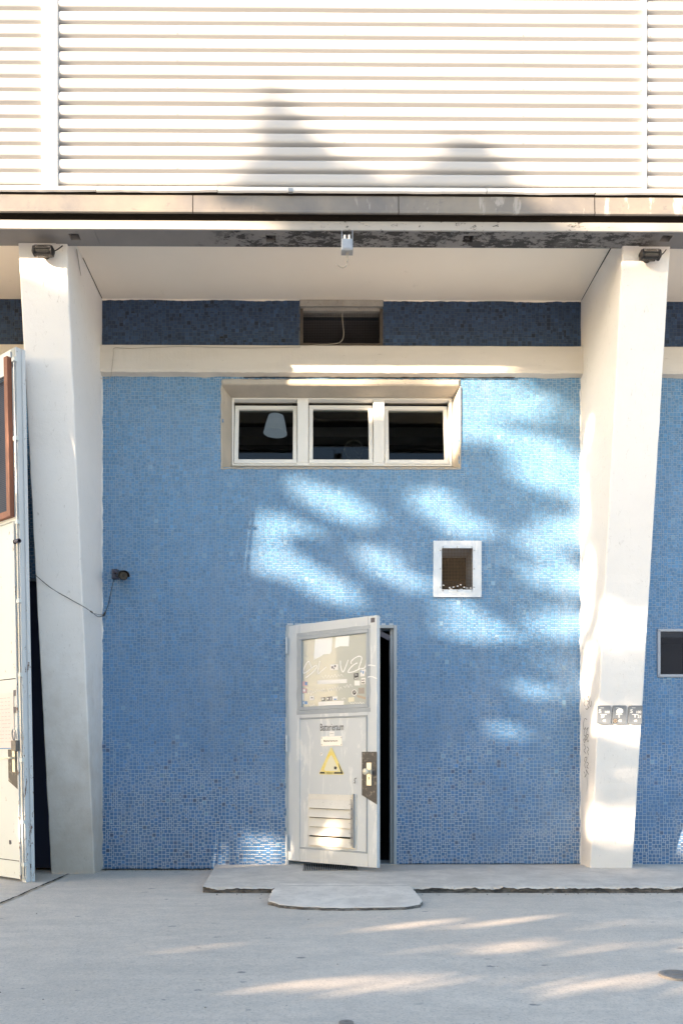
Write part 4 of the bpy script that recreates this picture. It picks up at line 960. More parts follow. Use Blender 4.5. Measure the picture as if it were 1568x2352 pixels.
stick(475, 965, 990, 1035, [M_WHITE], skew=22, lab='long white strip sticker'); stick(490, 1340, 935, 1410, [M_WHITE], skew=20, lab='lower white strip sticker')
stick(1112, 845, 1185, 950, [M_INK, M_WINK], skew=8, txt=('TON', 1125, 850, 1165, 890), marks=[(1128,920,1150,940),(1160,915,1182,935)], lab='black sticker')
stick(1222, 785, 1300, 900, [M_WHITE, M_BLUEI], skew=8, marks=[(1228,790,1246,830),(1262,800,1284,850)], lab='white sticker with blue marks')
stick(1238, 925, 1310, 1035, [M_WHITE, M_INK], skew=6, txt=('NO', 1246, 945, 1300, 985), marks=[(1246,1000,1300,1018)], lab='white sticker reading NO')
stick(1120, 970, 1215, 1055, [M_WHITE], skew=0, lab='square white sticker'); stick(1190, 1095, 1290, 1200, [M_BROWNC, M_TAN], skew=4, marks=[(1210,1105,1262,1112)], lab='taupe sticker')
stick(1015, 1265, 1115, 1340, [M_FADE], skew=6, lab='pale cream sticker'); stick(345, 1240, 415, 1315, [M_WHITE, M_INK], skew=6, marks=[(370,1258,395,1278)], lab='small white square sticker')
stick(545, 1262, 605, 1325, [M_INK, M_WINK], skew=4, marks=[(555,1268,590,1310)], lab='black framed small sticker'); stick(640, 1255, 730, 1320, [M_GREYPL, M_WINK], skew=6, marks=[(645,1270,670,1300),(700,1262,715,1310)], lab='dark photo sticker'); stick(735, 1250, 825, 1315, [M_WHITE, M_BLUEI], skew=6, marks=[(760,1285,810,1305)], lab='white and blue sticker')
stick(1165, 1215, 1315, 1260, [M_TAN, M_WINK], skew=-40, marks=[], lab='tan sticker of a handle shape')
stick(700, 690, 835, 790, [M_WHITE, M_GREYPL], skew=6, marks=[(720,720,750,760),(770,700,800,735),(755,750,775,775)], lab='torn sticker in the middle of the scrawl')
stick(212, 985, 300, 1065, [M_PINK, M_BLUEI], skew=0, marks=[(262,995,300,1050)]); stick(212, 1105, 290, 1185, [M_PINK, M_WINK], marks=[(228,1120,262,1160)]); stick(215, 1200, 240, 1310, [M_WHITE]); stick(212, 1330, 300, 1380, [M_BLUEI, M_WINK], marks=[(225,1340,250,1375)])
m = MB(MD); cc = zoom4(1117, 1178); m.lathe((cc[0], 0.0138, cc[1]), (0,-1,0), [(0,0.0245),(0.0012,0.0245),(0.0013,0.0)], 28); m.cur = 1; m.lathe((cc[0], 0.0125, cc[1]), (0,-1,0), [(0,0.0185),(0.0006,0.0185),(0.0007,0.0)], 28); m.cur = 0
m.ribbon([(cc[0]-0.01, cc[1]-0.008), (cc[0], cc[1]+0.002), (cc[0]+0.004, cc[1]-0.004), (cc[0]+0.01, cc[1]+0.01)], 0.004, 0.0112); m.ribbon([(cc[0]-0.01, cc[1]+0.006), (cc[0]-0.002, cc[1]+0.01)], 0.003, 0.0112); o = m.build('sticker', [M_WHITE, M_INK], DR); o['label'] = 'round black and white sticker'
# grate in the step
gp = [PZ(695, 2001, 0.045), PZ(823, 2001, 0.045), PZ(820, 1988, 0.045), PZ(702, 1988, 0.045)]
gx0_, gx1_, gy0, gy1 = gp[0].x, gp[1].x, gp[0].y, gp[2].y+0.12
gr = empty('door_mat_grate', ((gx0_+gx1_)/2, (gy0+gy1)/2, 0.045), 'rectangular steel foot grate set in the step under the open door', 'grate')
m = MB(); m.box(gx0_, gx1_, gy0, gy0+0.012, 0.04, 0.053); m.box(gx0_, gx1_, gy1-0.012, gy1, 0.04, 0.053); m.box(gx0_, gx0_+0.012, gy0+0.012, gy1-0.012, 0.04, 0.0525); m.box(gx1_-0.012, gx1_, gy0+0.012, gy1-0.012, 0.04, 0.0525); m.build('frame', M_STEEL2, gr)
m = MB(); x = gx0_+0.02
while x < gx1_-0.014: m.box(x-0.0025, x+0.0025, gy0+0.012, gy1-0.012, 0.044, 0.052); x += 0.0145
m.build('bar', M_STEEL, gr); m = MB(); m.box(gx0_+0.012, gx1_-0.012, gy0+0.012, gy1-0.012, 0.0455, 0.047); m.build('tray', M_DARK, gr)

# ---- pier lamps
def pier_lamp(u, v, label, flip):
    p = P(u, v, -0.985); r_ = empty('bulkhead_lamp', p, label, 'lamp', 'dark caged lamps at the pier tops')
    m = MB(); m.lathe((p.x, -0.92, p.z+0.012), (0,-1,0), [(0,0.03),(0.02,0.028),(0.03,0.02)], 16); m.box(p.x-0.05, p.x+0.05, p.y+0.012, p.y+0.04, p.z-0.02, p.z+0.03); m.build('bracket', M_BLACK, r_)
    m = MB()
    for k in range(17):
        x = -0.058+0.116*k/16; r0 = 0.034*math.sqrt(max(0.05, 1-(x/0.068)**4))
        m.lathe((p.x+x-0.0035, p.y, p.z), (1,0,0), [(0,r0*0.82),(0.0012,r0),(0.0035,r0),(0.0047,r0*0.82),(0.007,r0*0.82)], 18)
    m.build('ribbed_glass', mat('sooty_glass', (0.05,0.05,0.052), 0.15, spec=0.8), r_, smooth=False)
    m = MB()
    for s_ in (-1, 1): m.lathe((p.x+s_*0.058, p.y, p.z), (s_,0,0), [(0,0.036),(0.01,0.037),(0.016,0.026),(0.024,0.012)], 16)
    for a_ in (-1.1, 0.0, 1.1): m.tube([(p.x-0.06, p.y-math.cos(a_)*0.037, p.z+math.sin(a_)*0.037), (p.x+0.06, p.y-math.cos(a_)*0.037, p.z+math.sin(a_)*0.037)], 0.003, 6)
    m.build('cage', M_BLACK, r_, smooth=False)
    m = MB(); m.tube(smooth_pts([(p.x+flip*0.075, p.y, p.z), (p.x+flip*0.10, p.y+0.01, p.z+0.02), (p.x+flip*0.13, p.y+0.03, p.z+0.06)], 5), 0.004, 6); m.build('cable', M_CABLE, r_)
pier_lamp(100, 577, 'dark caged bulkhead lamp at the top of the left pier', 1)
pier_lamp(1492, 586, 'dark caged bulkhead lamp at the top of the right pier, cable to its right', 1)

# ---- junction box hanging from the edge board
pj = P(797, 566, YF-0.02); jr = empty('junction_box', (pj.x, pj.y, pj.z), 'small grey metal box with two white glands hanging from the roof edge', 'junction box')
m = MB(); m.bbox(pj.x-0.042, pj.x+0.040, pj.y-0.03, pj.y+0.03, pj.z-0.045, pj.z+0.038, 0.005); m.bbox(pj.x-0.03, pj.x+0.028, pj.y-0.034, pj.y-0.03, pj.z-0.034, pj.z+0.026, 0.002); m.build('box', M_STEEL, jr)
m = MB()
for s_ in (-0.040, 0.036): m = MB(); m.box(pj.x+s_, pj.x+s_+0.004, pj.y-0.012, pj.y+0.012, pj.z+0.038, pj.z+0.115); m.build('bracket', M_STEEL, jr)
m = MB()
for s_ in (-0.018, 0.014): m = MB(); m.lathe((pj.x+s_, pj.y-0.01, pj.z+0.038), (0,0,1), [(0,0.011),(0.012,0.011),(0.014,0.008),(0.03,0.009),(0.038,0.004)], 12); m.build('cable_gland', M_WHITE, jr)
q = lambda u, v, Y=YF-0.02: P(u, v, Y)
m = MB(); m.tube(smooth_pts([q(796, 580), q(795, 596), q(796, 608), q(790, 614), q(782, 613), q(774, 608)], 6), 0.0035, 6); m.tube([q(799, 580), q(799, 596), q(797, 604)], 0.003, 6); m.build('cable', M_PALECABLE, jr)

# ---- loose cables on the wall
m = MB(); m.tube(smooth_pts([P(787, 691, -0.02), P(786, 730, -0.02), P(789, 765, -0.03), P(784, 783, -0.03), P(765, 790, -0.03), P(720, 793, -0.03), P(690, 797, -0.02)], 6), 0.0032, 6)
tag(m.build('cable', M_PALECABLE, origin=P(787, 691, -0.02)), 'thin pale cable hanging down across the dark vent opening', 'cable')
m = MB(); m.tube(smooth_pts([P(690, 797, -0.072), P(560, 799, -0.072), P(420, 796, -0.072), P(300, 800, -0.07), P(264, 799, -0.072), P(261, 815, -0.074), P(257, 850, -0.075), P(254, 866, -0.07), P(240, 870, -0.04), P(222, 869, -0.05)], 6), 0.0019, 6)
tag(m.build('cable', M_PALECABLE, origin=P(262, 799, -0.07)), 'thin grey cable running along the beam top and down its left end', 'cable')

# ---- security camera on the mosaic wall
pk = P(284, 1322, -0.17); cr = empty('security_camera', P(266, 1325, 0), 'black bullet camera with ring of lights on the blue wall left of the door', 'security camera')
ax = Vector((0.35, -0.9, -0.22)).normalized()
MC = Matrix.Translation(pk) @ ax.to_track_quat('Z', 'Y').to_matrix().to_4x4() @ Matrix.Scale(1.22, 4)
m = MB(MC); m.lathe((0,0,-0.10), (0,0,1), [(0,0.022),(0.004,0.029),(0.10,0.031),(0.104,0.027),(0.100,0.025)], 26); m.build('body', M_BLACK, cr)
m = MB(MC)
arc = [(math.cos(t_)*0.040, math.sin(t_)*0.036) for t_ in [R(x) for x in range(-10, 191, 20)]]
vs = [(x, y, z) for z in (-0.11, 0.03) for x, y in arc]+[(x*0.92, y*0.92, z) for z in (-0.11, 0.03) for x, y in arc]; k = len(arc)
m.add(vs, [(i, i+1, k+i+1, k+i) for i in range(k-1)]+[(2*k+i, 3*k+i, 3*k+i+1, 2*k+i+1) for i in range(k-1)]+[(k+i, k+i+1, 3*k+i+1, 3*k+i) for i in range(k-1)]); m.build('sun_shield', M_BLACK, cr)
m = MB(MC); m.lathe((0,0,0.0), (0,0,1), [(0,0.026),(0.002,0.026),(0.0022,0.012),(0.001,0.011)], 26); m.build('led_ring', mat('camera_ring', (0.05,0.048,0.04), 0.5), cr)
m = MB(MC)
m.lathe((0,0,0.0), (0,0,1), [(0,0.010),(0.003,0.009),(0.004,0.004),(0.0035,0.001)], 18)
for k in range(10): a_ = k*math.pi/5; m.lathe((math.cos(a_)*0.019, math.sin(a_)*0.019, 0.0015), (0,0,1), [(0,0.004),(0.002,0.003),(0.0022,0.0005)], 8)
m.build('lens', M_BLACK, cr)
w0 = P(267, 1322, 0); m = MB(); m.bbox(w0.x-0.026, w0.x+0.026, -0.05, 0.0, w0.z-0.035, w0.z+0.045, 0.004); m.tube([(w0.x, -0.03, w0.z+0.01), (w0.x+0.01, -0.09, w0.z+0.02), tuple(pk-ax*0.08)], 0.012, 10); m.build('mount', M_GREYPL, cr)
m = MB(); m.tube(smooth_pts([P(262, 1330, -0.03), P(256, 1355, -0.02), P(250, 1385, -0.02), P(243, 1405, -0.02), P(238, 1413, -0.02)], 5), 0.0028, 6); m.lathe(P(243, 1405, -0.02), (P(238, 1414, -0.02)-P(243, 1405, -0.02)), [(0,0.004),(0.01,0.008),(0.035,0.008),(0.045,0.004)], 10)
yp = -(0.225+0.149*(ZZ(1400)))-0.006
m.tube(smooth_pts([P(238, 1413, -0.02), P(228, 1417, -0.25), P(216, 1410, yp), P(200, 1398, yp), P(165, 1378, yp), P(120, 1352, yp), P(82, 1321, yp-0.05)], 6), 0.0026, 6)
m.tube(smooth_pts([P(240, 1411, -0.02), P(230, 1412, -0.25), P(217, 1409, yp)], 5), 0.0018, 6)
m.lathe(P(214, 1408, yp), P(206, 1402, yp)-P(214, 1408, yp), [(0,0.003),(0.006,0.006),(0.022,0.006),(0.03,0.003)], 10)
tag(m.build('cable', M_CABLE, origin=P(238, 1413, -0.02)), 'black camera lead drooping from the wall across the left pier', 'cable')

# ---- signs on the right pier
ds_ = lambda z: 0.225+0.149*z
zs_ = ZZ(1640)*1.0; zc = CAMZ+(1755-1640)/268/1.08; MP = None
def sign(u0, u1, v0, v1, label, items, smudge=False, face=False):
    ysg = -ds_(zc)
    tiltp = math.atan(0.149)
    a_ = P(u0, v1, ysg); b_ = P(u1, v0, ysg); w_, h_ = b_.x-a_.x, b_.z-a_.z
    M = Matrix.Translation((a_.x, -ds_(a_.z)-0.002, a_.z)) @ Matrix.Rotation(tiltp, 4, 'X')
    r_ = empty('hydrant_sign', M @ Vector((w_/2, 0, 0)), label, 'sign', 'slate grey pipe marker signs on the right pier')
    m = MB(M); rr = 0.008; poly = []
    for cxx, czz, a0 in ((rr, rr, 180), (w_-rr, rr, 270), (w_-rr, h_-rr, 0), (rr, h_-rr, 90)):
        for k in range(4): t_ = R(a0+k*30); poly.append((cxx+math.cos(t_)*rr, czz+math.sin(t_)*rr))
    m.prism(poly, -0.020, 0.0); m.build('plate', M_SIGNG, r_)
    m = MB(M); Y = -0.0206
    m.box(w_*0.22, w_*0.70, Y, -0.0201, h_*0.50, h_*0.53); m.box(w_*0.43, w_*0.50, Y, -0.0201, h_*0.35, h_*0.50); m.box(w_*0.18, w_*0.46, Y, -0.0201, h_*0.865, h_*0.885)
    for txt, x0, x1, z0, z1 in items: text_mb(m, txt, x0*w_, x1*w_, z0*h_, z1*h_, Y)
    if smudge:
        poly = [(w_*x, h_*z) for x, z in ((0.25,0.57),(0.66,0.57),(0.72,0.62),(0.78,0.66),(0.70,0.70),(0.76,0.76),(0.68,0.80),(0.60,0.86),(0.42,0.86),(0.30,0.80),(0.22,0.72),(0.24,0.64))]
        m.prism(poly, -0.0212, -0.0201)
    m.build('lettering', M_WINK, r_)
    if face:
        m = MB(M); m.box(w_*0.03, w_*0.34, -0.0212, -0.0201, h_*0.05, h_*0.29); m.cur = 1
        for k in range(9): t_ = k*0.7; 
        m.ribbon([(w_*0.185+math.cos(k*0.45)*w_*0.12, h_*0.17+math.sin(k*0.45)*h_*0.09) for k in range(15)], 0.004, -0.0218); m.ribbon([(w_*0.12, h_*0.15), (w_*0.25, h_*0.15)], 0.003, -0.0218); m.ribbon([(w_*0.13, h_*0.20), (w_*0.24, h_*0.21)], 0.003, -0.0218)
        m.build('sticker', [M_INK, M_TAN], r_)
sign(1369, 1399, 1620, 1662, 'slate pipe sign reading S 100, 8 and 42, nearest the mosaic wall', [('S', 0.08, 0.26, 0.60, 0.80), ('100', 0.55, 0.92, 0.58, 0.72), ('8', 0.28, 0.38, 0.33, 0.46), ('42', 0.40, 0.66, 0.11, 0.24)])
sign(1404.5, 1434.5, 1620, 1662, 'slate pipe sign with a white smudge and the number 42, between the other two', [('42', 0.42, 0.68, 0.11, 0.24)], True, True)
sign(1441, 1471, 1620, 1662, 'slate pipe sign reading S 100, 21 and 40, at the right edge of the pier', [('S', 0.08, 0.26, 0.60, 0.80), ('100', 0.55, 0.92, 0.58, 0.72), ('21', 0.66, 0.90, 0.34, 0.47), ('40', 0.38, 0.64, 0.11, 0.24)])
# scrawl on the inner face of the right pier
xs_f = XR-0.0245; m = MB(); rnd = random.Random(21)
def onside(u, v):
    d_ = ray(u, v); t_ = xs_f/d_.x; return Vector((0, -DIST, CAMZ))+d_*t_
def side_scribble(pts, w=0.006):
    L = smooth_pts([onside(u, v) for u, v in pts], 6)
    for i in range(len(L)-1):
        a_, b_ = L[i], L[i+1]; d_ = (b_-a_); 
        if d_.length < 1e-6: continue
        n_ = Vector((0, -d_.z, d_.y)).normalized()*w/2
        m.add([(xs_f, a_.y+n_.y*1.6, a_.z+n_.z), (xs_f, a_.y-n_.y*1.6, a_.z-n_.z), (xs_f, b_.y-n_.y*1.6, b_.z-n_.z), (xs_f, b_.y+n_.y*1.6, b_.z+n_.z)], [(0,1,2,3)])
def Z1(x, y): return ((2200+x/1.96)/1.7417, (2400+y/1.96)/1.7417)
S = [[(258,765),(270,790),(262,815),(272,835)],[(285,750),(298,758),(290,770)],[(282,790),(300,800),(290,830),(302,845)],[(310,765),(305,800),(312,835),(322,820),(318,790)],[(275,850),(285,858),(298,845)],
     [(285,940),(270,930),(258,970),(262,1015),(275,1000),(262,1050),(275,1070)],[(280,1020),(296,1000),(280,1050),(298,1060),(275,1100),(262,1080)],[(258,1090),(268,1120),(278,1060),(290,1110),(300,1100)],[(262,1130),(275,1160),(262,1180),(278,1205)],[(285,1150),(300,1170),(290,1190),(298,1215)],
     [(265,1270),(272,1235),(285,1240),(268,1290),(275,1320)],[(285,1270),(298,1285),(285,1310),(298,1320)],[(262,1345),(272,1370),(268,1390),(285,1360),(278,1330),(300,1370)],[(284,1385),(290,1440),(282,1500)]]
for s_ in S: side_scribble([Z1(x, y) for x, y in s_], 0.0045 if s_[-1] != (282,1500) else 0.002)
PR = [o for o in bld.children if o.name.startswith('pier')][1]
m.build('scrawl', M_INK, PR)
# dark crack lines at the pier tops
m = MB()
def sideL(u, v, xp):
    d_ = ray(u, v); t_ = xp/d_.x; return Vector((0, -DIST, CAMZ))+d_*t_
L = [sideL(u, v, XL+0.006) for u, v in ((176, 571),(179, 590),(182, 610),(186, 632))]
for i in range(len(L)-1): m.add([tuple(L[i]), tuple(L[i+1]), tuple(L[i+1]+Vector((0,0.014,0.0))), tuple(L[i]+Vector((0,0.016,0)))], [(0,1,2,3)])
m.tube([Vector((XL+0.003, -0.55, Z_CEIL-0.001)), Vector((XL+0.003, -0.30, Z_CEIL-0.001)), Vector((XL+0.004, -0.02, Z_CEIL-0.002))], 0.003, 5)
m.tube([Vector((XR-0.021, -0.89, Z_CEIL-0.006)), Vector((XR-0.021, -0.6, Z_CEIL-0.004)), Vector((XR-0.021, -0.35, Z_CEIL-0.001)), Vector((XR-0.021, -0.02, Z_CEIL-0.002))], [0.009, 0.006, 0.003, 0.002], 5)
m.build('settlement_crack', M_DARK, bld)

# ---- the open gate at the left
GX, GY0, GY1 = -2.245, -0.72, -0.95
gb = PZ(77, 2020, 0.045); gzt = P(53, 797, GY1).z
gxv = Vector((-1.343, 1, 0)).normalized(); gout = Vector((-gxv.y, gxv.x, 0)); gout = Vector((gxv.y*-1, gxv.x, 0))
if gout.y > 0: gout = -gout
base = Vector((GX, GY0, 0.022)); top = Vector((P(53, 797, GY1).x-0.055, GY1, gzt)); H = gzt-0.022
zv = (top-base)/H
def gfun(s_, o, z): return base + gxv*s_ + gout*o + zv*z       # s_ from the free edge, o outwards, z up
class GB(MB):
    def gbox(s, s0, s1, o0, o1, z0, z1):
        c = [gfun(a, b, z) for z in (z0, z1) for a, b in ((s0,o1),(s1,o1),(s1,o0),(s0,o0))]
        s.add(c, [(0,4,5,1),(1,5,6,2),(2,6,7,3),(3,7,4,0),(4,7,6,5),(0,1,2,3)])
def gpx(u, v, o=0.0):
    n_ = gxv.cross(zv).normalized(); d_ = ray(u, v); c0 = Vector((0, -DIST, CAMZ)); p0_ = base+gout*o; t_ = (p0_-c0).dot(n_)/d_.dot(n_); p_ = c0+d_*t_ - p0_
    z = p_.z/zv.z; s_ = (p_-zv*z).dot(gxv); return s_, z
gt = empty('gate', base, 'tall white steel gate leaf swung open at the left edge, paint peeling to rust', 'gate')
def g6(x, y, o=0.0): return gpx((x/2.045)/1.7417, (1350+y/2.045)/1.7417, o)
def g7(x, y, o=0.0): return gpx((x/1.96)/1.7417, (2400+y/1.96)/1.7417, o)
GW = 1.45
wz0 = g6(0, 1545)[1]; wz1 = g6(20, 300)[1]; wx = g6(135, 800)[0]
dzr = g7(60, 620)[1]; dzb = g7(60, 2040)[1]; dxr = g7(155, 1300)[0]
m = GB()
m.gbox(0.055, wx, 0.0, -0.05, 0.0, H); m.gbox(GW-0.12, GW, 0.0, -0.05, 0, H); m.gbox(wx, GW-0.12, 0, -0.05, wz1, H); m.gbox(wx, GW-0.12, 0, -0.05, dzr, wz0); m.gbox(wx, GW-0.12, 0, -0.05, 0, dzb)
m.build('leaf', M_GATE, gt)
m = GB(); m.gbox(0.0, 0.055, -0.004, -0.07, -0.02, H+0.004); m.gbox(-0.014, 0.0, -0.045, -0.072, -0.02, H); m.gbox(0.05, 0.062, 0.010, 0.0, 0.0, H-0.02); m.build('edge_post', M_GEDGE, gt)
m = GB(); m.gbox(dxr*0+wx+0.005, GW-0.12, -0.004, -0.045, dzb+0.006, dzr-0.006); m.build('wicket_door', M_GATE, gt)
m = GB(); m.gbox(wx-0.001, wx+0.005, -0.006, -0.04, dzb, dzr); m.gbox(wx, GW-0.12, -0.006, -0.04, dzr-0.006, dzr+0.001); m.gbox(wx, GW-0.12, -0.006, -0.04, dzb-0.001, dzb+0.006); m.build('door_gap', M_DARK, gt)
# window with mesh and timber
m = GB(); m.gbox(wx+0.03, GW-0.15, -0.03, -0.036, wz0+0.03, wz1-0.03); m.build('pane', mat('gate_glass', (0.05,0.06,0.11), 0.15), gt)
m = GB(); t = 0.03; m.gbox(wx, wx+t, 0.012, 0, wz0, wz1); m.gbox(wx+t, GW-0.15, 0.012, 0, wz0, wz0+t); m.gbox(wx+t, GW-0.15, 0.012, 0, wz1-t, wz1); m.build('window_frame', M_GATE, gt)
tz0_ = g6(110, 1480)[1]; tz1_ = g6(105, 175)[1]; tx = g6(108, 800)[0]
m = GB(); m.gbox(tx-0.022, tx+0.022, 0.05, 0.013, tz0_, tz1_); m.build('timber_batten', M_RUSTWOOD, gt)
m = GB(); m.gbox(tx+0.022, tx+0.6, 0.045, 0.013, tz0_+0.0, tz0_+0.045); m.build('timber_batten', M_RUSTWOOD, gt)
m = GB(); s_ = tx+0.025
while s_ < tx+0.6: m.gbox(s_-0.001, s_+0.001, 0.012, 0.010, wz0+0.03, wz1-0.03); s_ += 0.014
z = wz0+0.03
while z < wz1-0.03: m.gbox(tx+0.02, tx+0.6, 0.0085, 0.0065, z-0.001, z+0.001); z += 0.014
m.build('wire_mesh', M_GWIRE, gt)
# locking rod with brackets
rx = g6(153, 600)[0]*0.5+g7(172, 1000)[0]*0.5
m = MB(); m.tube([gfun(rx, 0.016, 0.03), gfun(rx, 0.016, H-0.12)], 0.0065, 8)
m.build('locking_rod', M_STEEL, gt)
for zz in (g6(150,180)[1], g6(150,830)[1], g6(160,1515)[1], g6(160,2160)[1], g7(165,590)[1], g7(175,1255)[1], g7(180,1740)[1], 0.12): m = GB(); m.gbox(rx-0.018, rx+0.018, 0.026, 0.0, zz-0.014, zz+0.014); m.build('rod_bracket', M_GATE, gt)
# black lock plate, handle, latch, papers
a0 = g7(68, 1175); 
m = MB(); sA = g7(68, 1300)[0]; sB = g7(150, 1300)[0]; zA = g7(100, 1172)[1]; zB = g7(68, 1420)[1]; zC = g7(150, 1495)[1]
P4 = [(sA, zA), (sA, zB), (sB, zC), (sB, zA)]
vs = [gfun(s1_, 0.0015, z1_) for s1_, z1_ in P4]+[gfun(s1_, -0.003, z1_) for s1_, z1_ in P4]; m.add(vs, [(0,1,2,3),(4,5,1,0),(5,6,2,1),(6,7,3,2),(7,4,0,3)]); m.build('lock_plate', M_BLACKP, gt)
sH = g7(117, 1260)[0]; zh0, zh1 = g7(117, 1350)[1], g7(117, 1170)[1]
m = GB(); m.gbox(sH-0.017, sH+0.017, 0.010, 0.0015, zh0, zh1); zz = g7(90, 1240)[1]; m.build('handle_plate', M_BRASS, gt)
m = MB(); m.tube([gfun(sH, 0.01, zz), gfun(sH, 0.045, zz), gfun(sH+0.02, 0.05, zz), gfun(sH+0.11, 0.05, zz-0.004)], [0.01, 0.01, 0.009, 0.007], 10); m.build('handle', M_BRASS, gt)
m = GB(); zp0, zp1 = g7(0, 1165)[1], g7(0, 735)[1]; m.gbox(g7(112, 950)[0], GW-0.2, 0.0015, -0.003, zp0, zp1); PB = m.build('notice_board', M_PAPER, gt)
m = GB(); zq = zp0; m.gbox(g7(112, 950)[0], GW-0.2, 0.0035, 0.0018, zq-0.004, zq+0.004); m.build('board_edge', M_BLUEI, gt)
m = GB(); rnd = random.Random(5)
for k in range(13):
    zz = zp1-0.04-k*0.028
    for j in range(5):
        s0 = g7(88, 950)[0]+j*0.045+rnd.random()*0.01; m.gbox(s0, s0+0.02+0.02*rnd.random(), 0.002, 0.0016, zz, zz+0.003)
m.build('print_lines', mat('grey_print', (0.42,0.38,0.40), 0.8), gt)
m = MB(); s_ = g7(138, 1080)[0]; za = g7(138, 1030)[1]; m.tube(smooth_pts([gfun(s_-0.02, 0.02, za-0.06), gfun(s_-0.02, 0.03, za), gfun(s_+0.012, 0.03, za+0.01), gfun(s_+0.02, 0.03, za-0.03), gfun(s_+0.015, 0.02, za-0.07)], 5), 0.006, 8); m.build('latch', M_STEEL, gt)
m = GB(); m.gbox(s_-0.03, s_+0.03, 0.035, 0.002, za-0.15, za-0.07); m.build('padlock', M_IRON, gt)
for yy in (730, 862): m = GB(); zz = g7(123, yy)[1]; m.gbox(g7(123, yy)[0]-0.02, g7(123, yy)[0]+0.02, 0.004, 0.001, zz-0.022, zz+0.022); m.build('sticker', M_GREYPL, gt)
m = GB(); m.gbox(g7(82, 1900)[0]-0.01, g7(82, 1900)[0]+0.01, 0.003, 0.001, g7(82, 1900)[1]-0.016, g7(82, 1900)[1]+0.016); m.build('sticker', M_GREYPL, gt)
# small camera on the gate edge
pg = gfun(0.0, -0.035, 0); zg = CAMZ+(1755-1243)/ (F/(DIST-0.82)); b0 = gfun(0.02, 0.005, zg-0.045)
sc_ = empty('security_camera', b0, 'tiny black dome and barrel camera clipped to the gate edge post', 'security camera')
m = MB(); m.lathe(b0, gout, [(0,0.018),(0.02,0.018),(0.028,0.008)], 14); m.build('mount', M_BLACK, sc_)
m = MB(); e0 = b0+gout*0.02; e1 = e0+Vector((0.055,-0.05,-0.008)); m.lathe(e0, e1-e0, [(0,0.008),(0.02,0.012),(0.03,0.0165),(0.075,0.0165),(0.078,0.012),(0.072,0.010)], 16); m.build('barrel', M_GREYPL, sc_)

# ================================================================== trees that shade the place (behind and to the left of the viewer)
# every sunbeam is named by where it meets the mosaic wall's plane: u, v on the wall
def gap(uc, vc, a, b, ang=0): return (uc, vc, a, b, R(ang))
GAPS = [gap(830, 845, 190, 34, 0), gap(1020, 850, 190, 34, 2), gap(1150, 915, 110, 42, 8), gap(1270, 1075, 105, 46, 30), gap(1120, 985, 70, 25, 15), gap(760, 880, 130, 26), gap(1010, 960, 70, 60),
        gap(760, 1152, 120, 27, 24), gap(640, 1205, 85, 22, 10), gap(690, 1318, 150, 26, 24), gap(1055, 1205, 70, 22, 20), gap(1275, 1228, 85, 34, 0), gap(915, 1318, 85, 19, 20), gap(1000, 1150, 55, 20, 10),
        gap(1110, 1452, 80, 20, 10), gap(1060, 1395, 50, 16, 0), gap(1285, 1330, 75, 26, 10), gap(1290, 1440, 70, 26, 10), gap(1170, 1680, 45, 12, 5), gap(1220, 1585, 60, 14, 12), gap(860, 1270, 60, 14, 10),
        gap(560, 1965, 105, 52, 0), gap(885, 1950, 36, 34, 0)]
def wall_uv(X, Z):
    return U0+X/DIST*F, V0-(Z-CAMZ)/DIST*F
EXTRA = [(3.3, 1.80, 0.35, 0.08), (3.0, 0.30, 0.35, 0.12), (2.6, 2.3, 0.22, 0.30), (2.55, 1.6, 0.2, 0.2), (3.2, 1.05, 0.4, 0.08), (-0.45, 4.35, 0.6, 0.22), (-0.75, 2.85, 0.42, 0.08), (-0.95, 2.72, 0.30, 0.16), (-0.8, 3.1, 0.25, 0.07),
         (5.0, -0.90, 0.45, 0.016), (9.2, -1.35, 0.8, 0.03),
         (2.6, 3.6, 0.16, 0.12), (2.45, 3.0, 0.16, 0.2)]
def sst(a, b, x):
    t = max(0, min(1, (x-a)/(b-a))); return t*t*(3-2*t)
def topz(X):
    rg = 0.10*noise.noise(Vector((X*4, 5, 0)))+0.08*noise.noise(Vector((X*11, 2, 0)))+0.05*noise.noise(Vector((X*27, 2, 0)))
    pk1 = 0.72*sst(1.50, 1.66, X)*(1-sst(1.62, 2.45, X)**0.8) if X < 2.5 else 0
    pk2 = 0.36*sst(2.75, 3.0, X)*(1-sst(3.15, 3.45, X))
    return 4.26+rg*(1.0 if X > 1.3 else 0.35)+0.36*sst(1.15, 1.5, X)*(1-sst(3.4, 3.9, X))+pk1+pk2
XTHIN = [(3.3, 1.80, 0.6, 0.26, 0.25), (3.05, 0.35, 0.65, 0.36, 0.22), (3.2, 1.1, 0.5, 0.2, 0.45), (3.0, -0.15, 0.6, 0.2, 0.5), (-0.9, 2.75, 0.5, 0.35, 0.4), (-0.6, 4.3, 0.7, 0.4, 0.4), (5.2, -0.93, 1.3, 0.06, 0.12), (6.0, -1.16, 1.5, 0.05, 0.12), (7.2, -1.42, 1.6, 0.07, 0.15), (8.8, -1.75, 1.6, 0.08, 0.12), (7.6, -1.1, 1.2, 0.05, 0.15), (3.2, -0.2, 0.8, 0.4, 0.5)]
THIN = [(1240, 1240, 130, 290, 0.30), (1150, 960, 190, 70, 0.22), (960, 1150, 200, 60, 0.55), (1120, 1420, 190, 60, 0.5), (760, 1250, 190, 130, 0.6), (1250, 1560, 110, 110, 0.55)]
rnd = random.Random(12)
crowns = [MB(), MB(), MB(), MB()]; tx_ = [-15.3, -12.6, -9.2, -5.8]
NL = 0
